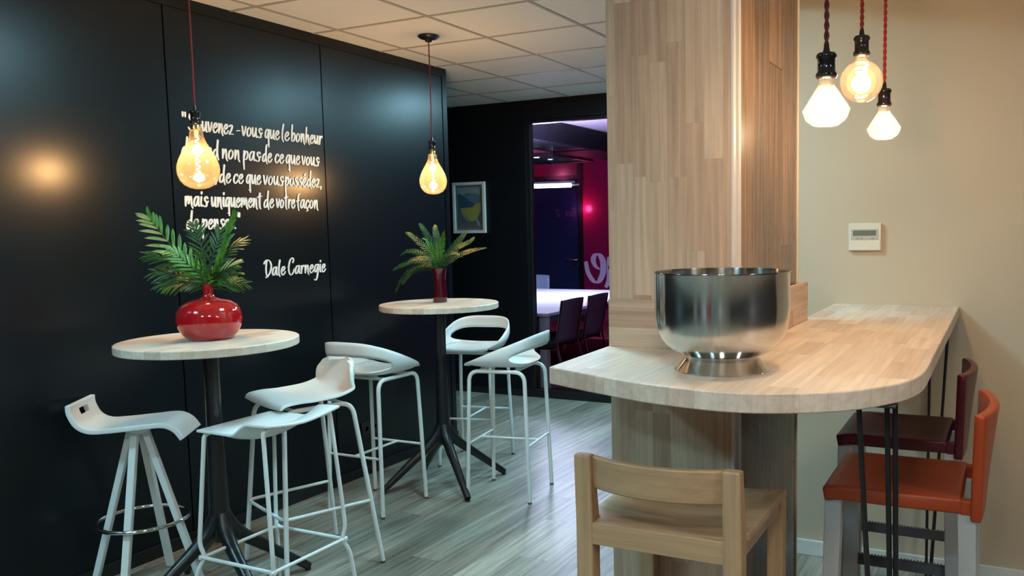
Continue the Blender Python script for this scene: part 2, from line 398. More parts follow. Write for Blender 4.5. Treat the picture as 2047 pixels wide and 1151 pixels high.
# ---------------------------------------------------------------- pillar
PX0, PX1, PY0, PY1 = -1.060, -0.680, 2.290, 3.100
CZ0, CZ1 = 1.131, 1.175
pil = thing('pillar', 'square pillar clad in pale finger jointed wood, old dark planks on its right side', 'pillar', ((PX0 + PX1) / 2, (PY0 + PY1) / 2, 0))
ox, oy = -(PX0 + PX1) / 2, -(PY0 + PY1) / 2
def pbox(*a): return MB().box(a[0] + ox, a[1] + ox, a[2] + oy, a[3] + oy, a[4], a[5])
pbox(PX0, PX1 - .002, PY0, PY0 + .02, 0, CEIL).build('front_cladding', m_pillar, pil, smooth=0)
pbox(PX0, PX0 + .02, PY0 + .02, PY1, 0, CEIL).build('left_cladding', m_pillar, pil, smooth=0)
pbox(PX0 + .02, PX1 - .02, PY1 - .02, PY1, 0, CEIL).build('rear_cladding', m_pillar, pil, smooth=0)
o = pbox(PX1 - .02, PX1, PY0 + .055, PY1, 0, CEIL).build('plank_panel', m_oldwood, pil, smooth=0); o['label'] = 'old dark brown plank panel'
b = pbox(PX1 - .004, PX1 + .004, PY0 - .001, PY0 + .022, 0, CEIL).box(PX1 - .004 + ox, PX1 + .010 + ox, PY0 + .030 + oy, PY0 + .052 + oy, 0, CEIL).box(PX1 - .01 + ox, PX1 + .002 + ox, PY0 + .02 + oy, PY0 + .055 + oy, 0, CEIL)
o = b.build('corner_trim', m_trimwhite, pil, smooth=0, bevel=.0015); o['label'] = 'white grooved corner strip'
pbox(PX1 - .003, PX1 + .004, PY1 - .001, PY1 + .012, 0, CEIL).build('edge_trim', m_cream, pil, smooth=0)

# ---------------------------------------------------------------- counter
ctr = thing('bar_counter', 'pale finger jointed wood bar counter with a rounded front edge on black hairpin legs', 'counter', (-.60, 2.8, 0))
c0 = Vector((.60, -2.8))
front = [(-1.047, 1.883), (-.948, 1.839), (-.863, 1.803), (-.705, 1.745), (-.526, 1.722), (-.397, 1.757), (-.287, 1.831), (-.216, 1.927), (-.178, 2.02), (-.162, 2.13), (-.160, 2.30)]
front = [(v.x, v.y) for v in catmull([(x, y, 0) for x, y in front], 6)]
out = [(PX0 - .003, PY0)] + front + [(-.160, RY), (PX1 + .032, RY), (PX1 + .032, PY0 - .032), (PX0 - .003, PY0 - .032)][:3] + [(PX1 + .0, PY0)]
out = [(PX0 - .004, PY0)] + front + [(-.160, RY), (PX1 + .006, RY), (PX1 + .006, PY0)]
out = [(x + .60, y - 2.8) for x, y in out]
MB().prism(out, CZ0, CZ1).build('countertop', m_counter, ctr, bevel=.003, smooth=30)
def hairpin(x, y, a0):
    b = MB(); foot = Vector((x, y, .0))
    b.box(x - .05, x + .03, y - .05, y + .05, CZ0 - .0035, CZ0 - .0002, 0)
    ft = {}
    for k, (dx, dy) in enumerate(HP[a0]):
        top = Vector((x + dx, y + dy, CZ0 - .002)); bot = Vector((x + FT[a0][0], y + FT[a0][1], .006))
        off = Vector((dx, dy, 0)).normalized() * .012
        b.tube([top, bot + off * (1.9 if a0 == 0 else 1.0)], .0062, 10)
    p = Vector((x + FT[a0][0], y + FT[a0][1], 0)); b.tube([p + Vector((-.022, 0, .006)), p + Vector((.022, 0, .006))], .0065, 10)
    o = b.build('leg', m_blackmet, ctr, loc=(.60, -2.8, 0)); return o
HP = {0: [(-.045, -.05), (.005, .03), (.022, .035)], 1: [(-.035, -.055), (.03, .02), (.03, .05)]}
FT = {0: (.03, .02), 1: (-.03, .02)}
hairpin(-.234, 1.955, 0)
hairpin(-.225, 3.72, 1)
# small upstand that wraps round the pillar on the counter
up = thing('counter_upstand', 'low pale wood upstand wrapped round the foot of the pillar on the counter', 'upstand', (-.87, 2.28, CZ1))
MB().box(PX0 + .8685, PX1 + .87 + .03, PY0 - .007 - 2.28, PY0 - 2.28 - .0015, 0, .142).build('front_board', m_splash, up, bevel=.0015, smooth=0)
MB().box(PX1 + .87 + .0105, PX1 + .87 + .03, PY0 - 2.28 - .0005, PY1 + .06 - 2.28, 0, .142).build('side_board', m_splash_s, up, bevel=.0015, smooth=0)

# ---------------------------------------------------------------- steel bowl on the counter
bw = thing('steel_bowl', 'large brushed steel bowl on a flared foot standing on the counter', 'bowl', (-.622, 2.0, CZ1))
prof = [(.0, .037), (.060, .0372), (.092, .038), (.107, .0445), (.125, .054), (.140, .066), (.152, .083), (.160, .105), (.164, .130), (.165, .160), (.165, .240), (.1665, .2425), (.166, .2445), (.1625, .244),
        (.162, .240), (.162, .160), (.161, .132), (.157, .108), (.149, .087), (.137, .070), (.120, .057), (.09, .045), (.05, .041), (0, .040)]
MB().lathe(prof, n=96).build('bowl_body', m_steel, bw, smooth=50)
MB().lathe([(.0, .036), (.094, .0375), (.0965, .041), (.093, .043), (.06, .040)], n=96).build('collar', m_chrome, bw, smooth=30)
MB().lathe([(.086, .038), (.113, .004), (.1175, .0015), (.1175, 0), (.113, 0), (.083, .036)], n=96).build('foot', m_steel, bw, smooth=40)

# ---------------------------------------------------------------- high tables
def high_table(x, y, a0, label):
    t = thing('high_table', label, 'high table', (x, y, 0), 0, 'round high tables')
    R, z0, z1 = .349, 1.067, 1.10
    MB().lathe([(0, z1), (R - .003, z1), (R, z1 - .003), (R, z0 + .003), (R - .003, z0), (0, z0)], n=96).build('tabletop', m_tabletop, t, smooth=30)
    b = MB().lathe([(.0, z0 - .001), (.11, z0 - .001), (.11, z0 - .008), (.0, z0 - .008)], n=32)
    b.build('mounting_plate', m_blackmet, t)
    MB().lathe([(.031, z0 - .008), (.031, .75), (.036, .55), (.040, .36), (.046, .30), (.03, .25), (0, .24)], n=32).build('pole', m_blackmet, t, smooth=80)
    for k in range(4):
        a = a0 + k * PI / 2; d = Vector((math.cos(a), math.sin(a), 0))
        P = [d * .012 + Vector((0, 0, .36)), d * .05 + Vector((0, 0, .295)), d * .11 + Vector((0, 0, .235)), d * .20 + Vector((0, 0, .165)), d * .30 + Vector((0, 0, .085)), d * .385 + Vector((0, 0, .018))]
        b = MB(); b.tube(catmull(P, 5), lambda s: .034 - .016 * s, 14)
        leg = b.build('leg', m_blackmet, t, smooth=60)
        MB().lathe([(0, 0), (.013, 0), (.013, .012), (0, .012)], tuple(d * .382), 16).build('foot_pad', m_blackplastic, leg)
    return t
TN = (-2.928, 2.405); TF = (-3.005, 4.085)
high_table(*TN, math.radians(-17), 'round pale wood high table carrying the fat red vase')
high_table(*TF, math.radians(-35), 'round pale wood high table carrying the slim dark red vase')

# ---------------------------------------------------------------- vases
v = thing('red_vase', 'fat glossy red vase with a thin neck on the nearer high table', 'vase', (-2.932, 2.415, 1.10))
MB().lathe([(0, 0.0), (.078, 0), (.088, .004), (.108, .026), (.122, .055), (.127, .085), (.122, .115), (.106, .142), (.080, .158), (.045, .165), (.026, .172), (.0215, .184), (.021, .224), (.0235, .228), (.019, .228), (.017, .19), (0, .18)], n=80).build('vase_body', m_redvase, v, smooth=70)
v = thing('glass_vase', 'slim dark red glass vase on the farther high table', 'vase', (-3.035, 4.135, 1.10))
MB().lathe([(0, 0), (.041, 0), (.0425, .004), (.041, .05), (.0335, .10), (.033, .13), (.039, .175), (.0475, .205), (.0445, .205), (.036, .172), (.030, .13), (.031, .1), (.036, .03), (0, .024)], n=48).build('vase_body', m_redglass, v, smooth=70)
o = MB().lathe([(0, .0245), (.0385, .0245), (.0385, .046), (0, .046)], n=48).build('base_layer', m_redbase, v); o.scale = (.9, .9, 1)
o['label'] = 'bright red solid glass base'

# ---------------------------------------------------------------- foliage
def leaf_mat(name, cols, rough=0.38):
    m = mat(name, rough=rough, spec=0.45); t = NT(m); vec, xyz = t.obj()
    n = t.noise(vec, 22, 2, 0.5); t.l.new(t.ramp(n, cols), t.b.inputs['Base Color'])
    t.b.inputs['Subsurface Weight'].default_value = 0.0
    return m
m_leaf = leaf_mat('palm_green', [(0.25, (0.004, 0.028, 0.008)), (0.5, (0.012, 0.062, 0.010)), (0.75, (0.040, 0.12, 0.016))])
m_leafy = leaf_mat('palm_yellow_green', [(0.2, (0.10, 0.22, 0.03)), (0.45, (0.26, 0.32, 0.08)), (0.8, (0.52, 0.42, 0.20))])
m_leafb = leaf_mat('palm_fresh_green', [(0.25, (0.035, 0.13, 0.012)), (0.55, (0.08, 0.23, 0.02)), (0.8, (0.18, 0.33, 0.05))])
m_fern = leaf_mat('fern_green', [(0.25, (0.002, 0.026, 0.009)), (0.5, (0.006, 0.062, 0.014)), (0.8, (0.024, 0.14, 0.03))], 0.42)
m_fernb = leaf_mat('fern_bright_green', [(0.25, (0.03, 0.13, 0.012)), (0.55, (0.08, 0.26, 0.02)), (0.8, (0.20, 0.40, 0.06))], 0.42)
m_stem = mat('stem_green', (0.025, 0.07, 0.014), 0.5)

def frond(root, name, P, leaf_len, leaf_w, count, m, rnd, fold=0.5, start=0.25, ang=0.75, serr=False, normal=None, m2=None):
    """stem along P (local points) with paired leaflets; leaflets near the tip shorter and more forward"""
    C = catmull(P, 8); L = len(C) - 1
    b = MB(); b.tube(C, lambda s: .0022 * (1 - s) + .0006, 6, mi=1)
    for i in range(count):
        s = start + (1 - start) * i / (count - 1)
        k = s * L; j = min(int(k), L - 1); p = C[j].lerp(C[j + 1], k - j); t = (C[j + 1] - C[j]).normalized()
        nrm = Vector(normal) if normal else Vector((0, 0, 1))
        side = t.cross(nrm)
        if side.length < .2: side = t.cross(VIEW_F)
        side.normalize(); up = side.cross(t).normalized()
        env = (math.sin(PI * (0.18 + 0.80 * s)) ** 0.8) if serr else (0.55 + 0.45 * math.sin(PI * min(1, s * 1.05))) 
        for sg in (-1, 1):
            a = ang * (1 - .45 * s) + rnd.uniform(-.08, .08)
            d = (t * math.cos(a) + side * sg * math.sin(a) + up * rnd.uniform(-.08, .12)).normalized()
            ll = leaf_len * env * rnd.uniform(.88, 1.08); ww = leaf_w * (0.7 + .5 * env)
            wv = d.cross(up).normalized(); nn = wv.cross(d).normalized()
            n = 2 if serr else 5
            vs = []; 
            for q in range(n + 1):
                u = q / n; wq = ww * (math.sin(PI * min(1.0, (u * .86 + .08))) ** .8) * .5 * (1 if u < 1 else 0)
                c = p + d * ll * u + Vector((0, 0, -1)) * (ll * .22 * u * u * (0.3 if serr else 1))
                vs += [c - wv * wq + nn * wq * fold, c, c + wv * wq + nn * wq * fold]
            fs = []
            for q in range(n): fs += [(q * 3, q * 3 + 1, q * 3 + 4, q * 3 + 3), (q * 3 + 1, q * 3 + 2, q * 3 + 5, q * 3 + 4)]
            b.addf(vs, fs, 2 if (m2 is not None and sg < 0) else 0)
    mm = [m, m_stem] + ([m2] if m2 is not None else [])
    return b.build(name, mm, root, smooth=60)
rnd = random.Random(4)
def vr(r, u, f=0.0): return VIEW_R * r + Vector((0, 0, 1)) * u + VIEW_F * f    # right / up / away, metres
pl = thing('palm_sprays', 'green palm sprays standing in the fat red vase', 'plant', (-2.932, 2.415, 1.315))
K = .00203 
def px(dx, dy, f=0): return vr(dx * K * .93, -dy * K, f)
PALMS = [  # tip (pixels from the vase mouth), bend, depth, length/width of leaflets, count, material
    ([(0, 8), (-18, -22), (-52, -62), (-92, -112), (-112, -140)], -.02, .110, .0125, 13, m_leafb, m_leafy),
    ([(0, 8), (18, -25), (36, -70), (54, -118), (64, -140)], .0, .075, .013, 11, m_leafb, None),
    ([(0, 8), (-14, -22), (-36, -42), (-74, -60), (-104, -66)], -.05, .095, .0085, 12, m_leaf, None),
    ([(0, 8), (-14, -10), (-42, -22), (-78, -30), (-102, -32)], -.02, .095, .0085, 12, m_leaf, None),
    ([(0, 8), (14, -16), (34, -30), (56, -40), (70, -44)], -.03, .085, .0085, 11, m_leaf, m_leafy),
    ([(0, 8), (12, -8), (30, -18), (54, -24), (72, -24)], -.05, .085, .0085, 11, m_leaf, None),
    ([(0, 8), (-3, -40), (-12, -78), (-22, -106), (-30, -124)], .04, .085, .0075, 12, m_leaf, None),
    ([(0, 8), (5, -36), (14, -70), (20, -92), (22, -110)], .05, .085, .0075, 11, m_leaf, None),
    ([(0, 8), (12, -36), (30, -58), (52, -78), (72, -90)], .03, .085, .0075, 11, m_leaf, None),
    ([(0, 8), (-10, -4), (-26, -10), (-46, -8), (-60, -2)], -.10, .08, .009, 10, m_leaf, None),
    ([(0, 8), (-16, 0), (-40, -8), (-66, -10), (-90, -8)], -.04, .080, .0085, 12, m_leaf, None),
    ([(0, 8), (14, -2), (34, -8), (54, -8), (74, -6)], .02, .075, .0085, 11, m_leaf, None),
    ([(0, 8), (-10, -20), (-30, -46), (-48, -66), (-58, -74)], -.08, .080, .010, 12, m_leafb, None),
    ([(0, 8), (4, -14), (6, -36), (10, -52), (12, -64)], -.10, .085, .010, 10, m_leafb, None),
]
for i, (P, dep, ll, lw, n, m, m2) in enumerate(PALMS):
    pts = [px(x, y, dep * (k / 4) ** 1.2) for k, (x, y) in enumerate(P)]
    nrm = -VIEW_F * .75 + Vector((0, 0, .66)) + VIEW_R * rnd.uniform(-.3, .3)
    frond(pl, 'frond', pts, ll, lw, n, m, rnd, fold=.35, start=.16, ang=.30 if i == 1 else .80, normal=nrm, m2=m2)
fp = thing('fern_sprays', 'bushy green fern sprays standing in the slim dark red vase', 'plant', (-3.035, 4.135, 1.298))
K = .00293
FERNS = [
    ([(0, 6), (-20, -14), (-50, -18), (-80, -10), (-99, 0)], -.02, m_fern), ([(0, 6), (-16, -10), (-48, -8), (-78, 16), (-93, 44)], -.05, m_fern),
    ([(0, 6), (-12, -24), (-36, -50), (-60, -70), (-72, -76)], .03, m_fern), ([(0, 6), (-6, -30), (-18, -60), (-32, -84), (-38, -93)], -.02, m_fern),
    ([(0, 6), (0, -30), (-4, -60), (-8, -80), (-9, -90)], .05, m_fern), ([(0, 6), (4, -26), (10, -52), (16, -70), (20, -78)], -.07, m_fernb),
    ([(0, 6), (14, -20), (34, -46), (52, -66), (62, -76)], .02, m_fern), ([(0, 6), (18, -14), (50, -30), (78, -38), (105, -42)], -.02, m_fern),
    ([(0, 6), (20, -22), (42, -44), (66, -56), (74, -64)], .10, m_fern), ([(0, 6), (-18, -20), (-46, -34), (-72, -38), (-92, -28)], .08, m_fern),
    ([(0, 6), (-8, -18), (-24, -24), (-48, -22), (-68, -8)], -.16, m_fern), ([(0, 6), (8, -18), (22, -30), (40, -34), (56, -30)], -.18, m_fern),
    ([(0, 6), (-4, -20), (-10, -42), (-18, -58), (-24, -64)], -.14, m_fernb), ([(0, 6), (4, -20), (6, -36), (8, -52), (10, -60)], -.17, m_fernb),
    ([(0, 6), (-22, -4), (-52, 0), (-72, 14), (-84, 30)], .03, m_fern), ([(0, 6), (-6, -16), (-14, -30), (-30, -44), (-50, -52)], .16, m_fern),
]
for P, dep, m in FERNS:
    pts = [px(x, y, dep * (k / 4) ** 1.2) for k, (x, y) in enumerate(P)]
    nrm = -VIEW_F * .7 + Vector((0, 0, .7)) + VIEW_R * rnd.uniform(-.3, .3)
    frond(fp, 'frond', pts, .034, .0066, 27, m, rnd, fold=.3, start=.12, ang=1.2, serr=True, normal=nrm)

# ---------------------------------------------------------------- white shell stools at the farther table
def shell_stool():
    t = thing('bar_stool', 'x', 'bar stool', (0, 0, 0), 0, 'white stools with an oval hole in the back')
    NT_, = (64,); TH = math.radians(140)
    def rim(s):
        a = s * TH; sx, cx = math.sin(a), math.cos(a)
        x = .212 * math.copysign(abs(sx) ** .55, sx); y = -.225 * math.copysign(abs(cx) ** .75, cx)
        z = .782 + max(0, (.185 - y)) / .41 * .165
        return Vector((x, y, z))
    def base(s):
        a = s * TH; sx, cx = math.sin(a), math.cos(a)
        x = .190 * math.copysign(abs(sx) ** .62, sx); y = -.165 * math.copysign(abs(cx) ** .80, cx)
        if y > 0: y *= 1.33
        k = min(1, max(0, (TH - abs(a)) / .5)); 
        r = rim(s)
        return Vector((r.x * (1 - k) + x * k, r.y * (1 - k) + y * k, .781 * (1 - k) + .772 * k))
    def wall(s, v):
        p, q = base(s), rim(s); c = p.lerp(q, v)
        # concave sweep out of the seat
        bulge = .018 * math.sin(PI * v) * min(1, (q.z - p.z) / .08)
        d = Vector((p.x, p.y, 0)); d = d.normalized() if d.length > 1e-4 else Vector()
        return c + d * bulge
    HS = .50
    def hole(s):
        if abs(s) >= HS: return None
        h = (1 - (abs(s) / HS) ** 2.4) ** .5
        c = .30 + .05 * (abs(s) / HS)
        return c - .27 * h, c + .25 * h
    S = [-1 + 2 * i / NT_ for i in range(NT_ + 1)]
    S = sorted(set(S + [-HS, HS]))
    b = MB()
    for s0, s1 in zip(S, S[1:]):
        h0, h1 = hole(s0), hole(s1)
        mid = abs((s0 + s1) / 2) < HS
        if mid:
            c0 = .30 + .05 * min(1, abs(s0) / HS); c1 = .30 + .05 * min(1, abs(s1) / HS)
            l0, u0 = h0 or (c0, c0); l1, u1 = h1 or (c1, c1)
        else: l0 = u0 = l1 = u1 = .35
        for k in range(4):
            f0, f1 = k / 4, (k + 1) / 4
            b.addf([wall(s0, l0 * f0), wall(s1, l1 * f0), wall(s1, l1 * f1), wall(s0, l0 * f1)], [(0, 1, 2, 3)])
            b.addf([wall(s0, u0 + (1 - u0) * f0), wall(s1, u1 + (1 - u1) * f0), wall(s1, u1 + (1 - u1) * f1), wall(s0, u0 + (1 - u0) * f1)], [(0, 1, 2, 3)])
    back = b.build('backrest', m_white, t, smooth=180, solid=.007, off=0, merge=True)
    rows = []
    for i in range(33):
        s = 1 - i / 32
        p = base(s if s > 0 else 1e-3); rows.append([(p.x * c / 8, p.y, p.z - .014 * (1 - abs(c / 8) ** 3) * min(1, s * 3)) for c in range(-8, 9)])
    f0 = [(x, y + .012, z - .012) for x, y, z in rows[0]]
    rows = [f0] + rows
    MB().grid(rows).build('seat', m_white, t, smooth=180, solid=.008, off=0)
    for sg in (-1, 1):
        P = fillet([(sg * .186, -.188, .006), (sg * .168, -.165, .738), (sg * .168, .165, .738), (sg * .186, .188, .006)], .06, 8)
        fr = MB().tube(P, .0112, 14).build('frame', m_whitemet, t, smooth=60)
        for yy in (-.188, .188): MB().lathe([(0, 0), (.0115, 0), (.0118, .012), (0, .012)], (sg * .186, yy, 0), 16).build('foot_cap', m_grey, fr)
    for yy in (-.10, .11):
        b = MB().tube([(-.168, yy, .738), (.168, yy, .738)], .009, 10)
        for xx in (-.09, .09): b.box(xx - .014, xx + .014, yy - .012, yy + .012, .742, .762)
        b.build('seat_support', m_whitemet, t)
    b = MB()
    for yy in (-.179, .179): b.tube([(-.179, yy, .32), (.179, yy, .32)], .007, 10)
    b.tube([(0, -.179, .32), (0, .179, .32)], .007, 10)
    b.build('footrest', m_whitemet, t)
    return t
st = shell_stool()
st.location = (-3.132, 3.632, 0); st['label'] = 'white stool left of the farther table, its oval hole back turned to the viewer'
s2 = copy_tree(st); s2.location = (-2.560, 4.115, 0); s2.rotation_euler.z = math.radians(99.6); s2['label'] = 'white stool right of the farther table, seen from the side, back at the right'
s3 = copy_tree(st); s3.location = (-3.12, 4.605, 0); s3.rotation_euler.z = math.radians(192); s3['label'] = 'white stool behind the farther table, the dark oval hole of its back facing the viewer'

# ---------------------------------------------------------------- white moulded stool with a low wrapped back (nearer table)
def moulded_stool(loc, rz, label):
    t = thing('bar_stool', label, 'bar stool', loc, rz)
    prof = catmull([(0, .190, .768), (0, .176, .785), (0, .12, .788), (0, .04, .777), (0, -.07, .773), (0, -.135, .785), (0, -.172, .812), (0, -.196, .852), (0, -.213, .900), (0, -.224, .940)], 9)
    hwc = catmull([(x_, y_, 0) for x_, y_ in ((0, .192), (.05, .209), (.14, .214), (.35, .212), (.52, .207), (.66, .203), (.76, .199), (.86, .188), (.93, .165), (.975, .13), (1, .095))], 16)
    N = len(prof) - 1; rows = []
    for i, p in enumerate(prof):
        s = i / N
        hw = hwc[min(range(len(hwc)), key=lambda k_: abs(hwc[k_].x - s))].y
        row = []
        back = max(0, min(1, (s - .52) / .36)); back = back * back * (3 - 2 * back); lift = max(0, min(1, (s - .15) / .40)); lift = lift * lift * (3 - 2 * lift)
        for c in range(-10, 11):
            u = c / 10; up = (.006 + .028 * lift) * abs(u) ** 3 * (1 - back)
            row.append((u * hw * .95 - .014, p.y + .062 * back * abs(u) ** 2.4, p.z + up + (1 - back) * .0 ))
        rows.append(row)
    MB().grid(rows).build('seat_shell', m_white, t, smooth=180, solid=.013, off=-1, bevel=.004)
    for sg in (-1, 1):
        P = fillet([(sg * .232, .215, .006), (sg * .165, .165, .758), (sg * .165, -.150, .758), (sg * .240, -.235, .006)], .06, 8)
        fr = MB().tube(P, .0105, 14).build('frame', m_whitemet, t, smooth=60)
        for x, y in ((.232, .215), (.240, -.235)): MB().lathe([(0, 0), (.011, 0), (.0113, .012), (0, .012)], (sg * x, y, 0), 16).build('foot_cap', m_grey, fr)
    for yy in (-.11, .12): MB().tube([(-.165, yy, .758), (.165, yy, .758)], .008, 10).build('seat_support', m_whitemet, t)
    z = .30
    P = fillet([(-.212, -.200, z), (-.204, .205, z), (.204, .205, z), (.212, -.200, z)], .045, 8)
    MB().tube(P, .0075, 12).build('footrest', m_whitemet, t)
    return t
moulded_stool((-2.862, 2.842, 0), math.radians(158.5), 'white moulded stool with a low curved back, right of the nearer table')

# ---------------------------------------------------------------- white wire stool with a folded lip seat
def wire_stool(loc, rz, label):
    t = thing('bar_stool', label, 'bar stool', loc, rz)
    rows = []
    for i in range(25):
        v = i / 24                         # 0 = front edge, 1 = raised ledge at the back
        y = .190 - .385 * v
        st_ = max(0, min(1, (v - .50) / .24)); st_ = st_ * st_ * (3 - 2 * st_)
        row = []
        for c in range(-10, 11):
            u = c / 10
            dish = -.042 * math.exp(-((v - .56) / .22) ** 2) * max(0, 1 - u * u) ** .8
            row.append((u * (.187 + .010 * v), y, .760 + dish + .048 * st_ * (.55 + .45 * abs(u) ** 1.5) + .004 * v))
        rows.append(row)
    MB().grid(rows).build('seat', m_white, t, smooth=180, solid=.011, off=0, bevel=.003)
    r = .0085
    for sx, sy in ((-1, 1), (1, 1), (1, -1), (-1, -1)):
        yt, zt = (.160, .748) if sy > 0 else (-.160, .790)
        P = fillet([(sx * .150, yt, zt), (sx * .176, yt, zt - .006), (sx * .196, sy * .198, .300), (sx * .183, sy * .184, .250), (sx * .206, sy * .205, .200), (sx * .225, sy * .225, .003)], .03, 6)
        MB().tube(P, r, 12).build('leg', m_whitemet, t, smooth=60)
    b = MB()
    for sg in (-1, 1):
        b.tube([(sg * .192, .205, .250), (sg * .192, -.205, .250)], .0072, 12)
        b.tube([(-.205, sg * .192, .250), (.205, sg * .192, .250)], .0072, 12)
    b.build('footrest', m_whitemet, t)
    return t
wire_stool((-2.648, 2.432, 0), math.radians(90), 'white wire frame stool with a thin folded seat, in front of the nearer table')

# ---------------------------------------------------------------- white stool with S curved seat, square legs and a chrome ring
def wave_stool(loc, rz, label):
    t = thing('bar_stool', label, 'bar stool', loc, rz)
    P = catmull([(-.218, 0, .838), (-.216, 0, .802), (-.192, 0, .752), (-.148, 0, .726), (-.08, 0, .724), (.04, 0, .731), (.115, 0, .736), (.155, 0, .730), (.188, 0, .708), (.212, 0, .672)], 5)
    hw = .128; b = MB()
    n = len(P)
    for i in range(n - 1):
        s0, s1 = i / (n - 1), (i + 1) / (n - 1)
        for c in range(12):
            u0, u1 = -1 + c / 6, -1 + (c + 1) / 6
            if 4 <= i <= 6 and 4 <= c <= 7: continue        # hand slot in the raised end
            b.addf([(P[i].x, u0 * hw, P[i].z), (P[i].x, u1 * hw, P[i].z), (P[i + 1].x, u1 * hw, P[i + 1].z), (P[i + 1].x, u0 * hw, P[i + 1].z)], [(0, 1, 2, 3)])
    b.build('seat', m_white, t, smooth=50, solid=.021, off=0, merge=True, bevel=.003)
    MB().lathe([(0, .715), (.062, .715), (.046, .690), (.03, .680), (0, .680)], (.0, 0, 0), 24).build('hub', m_whitemet, t)
    for a in WAVE_LEGS:
        d = Vector((math.cos(a), math.sin(a), 0))
        MB().bar(d * .028 + Vector((0, 0, .704)), d * .228 + Vector((0, 0, 0.004)), .030, .026).build('leg', m_whitemet, t, bevel=.003, smooth=0)
    R = .181; MB().tube([(R * math.cos(2 * PI * k / 64), R * math.sin(2 * PI * k / 64), .305) for k in range(64)], .0085, 14, closed=True).build('foot_ring', m_chrome, t, smooth=180)
    return t
WAVE_LEGS = [math.radians(a - 36) for a in (30, 120, 210, 300)]
wave_stool((-3.335, 2.352, 0), math.radians(36), 'white stool with an S curved seat and chrome foot ring by the black wall')

# ---------------------------------------------------------------- orange and burgundy stools under the counter
def slab_stool(loc, rz, label, m):
    t = thing('bar_stool', label, 'bar stool', loc, rz)
    # local: sitter faces +Y, seat .40 wide (x), .37 deep (y)
    rows = []
    for i in range(13):
        v = i / 12; y = .19 - .362 * v
        rows.append([(c / 6 * .198, y, .800 - .010 * math.sin(PI * min(1, v * 1.05)) * (1 - abs(c / 6) ** 4) - .010 * max(0, .12 - v) / .12) for c in range(-6, 7)])
    MB().grid(rows).build('seat', m, t, smooth=60, solid=.040, off=-1, bevel=.006)
    rows = []
    for i in range(13):
        v = i / 12; z = .742 + .285 * v
        y = -.207 - .003 * v
        rows.append([(c / 8 * (.200 - .004 * v), y - .034 * (.25 + .75 * v ** 1.3) * (1 - (c / 8) ** 2), z) for c in range(-8, 9)])
    b = MB().grid(rows)
    bk = b.build('backrest', m, t, smooth=60, solid=.028, off=0, bevel=.006)
    for sg in (-1, 1): MB().box(sg * .175 - .018, sg * .175 + .018, -.205, -.17, .757, .795).build('back_bracket', m, t, bevel=.003)
    for sx, sy in ((-1, 1), (1, 1), (1, -1), (-1, -1)):
        yy = .160 if sy > 0 else -.185
        b = MB().bar((sx * .165, yy, .762), (sx * .178, yy + sy * .018, .004), .050, .046, up=(0, 1, 0), w2=.040, d2=.040)
        b.build('leg', m_alu, t, bevel=.003, smooth=0)
    for sx in (-1, 1):
        b = MB().bar((sx * .172, .165, .345), (sx * .172, -.19, .345), .018, .034)
        n = 30
        for k in range(n): b.box(sx * .172 - .009, sx * .172 + .009, .15 - k * .0108, .1545 - k * .0108, .361, .366)
        b.build('foot_rail', m_grey, t, smooth=0)
    MB().bar((-.165, .172, .345), (.165, .172, .345), .018, .034).build('foot_rail', m_grey, t, smooth=0)
    return t
slab_stool((-.255, 2.565, 0), math.radians(90), 'orange plastic bar stool with grey metal legs, the nearer one under the counter', m_orange)
slab_stool((-.325, 3.185, 0), math.radians(90), 'dark burgundy plastic bar stool behind the orange one at the counter', m_burg)

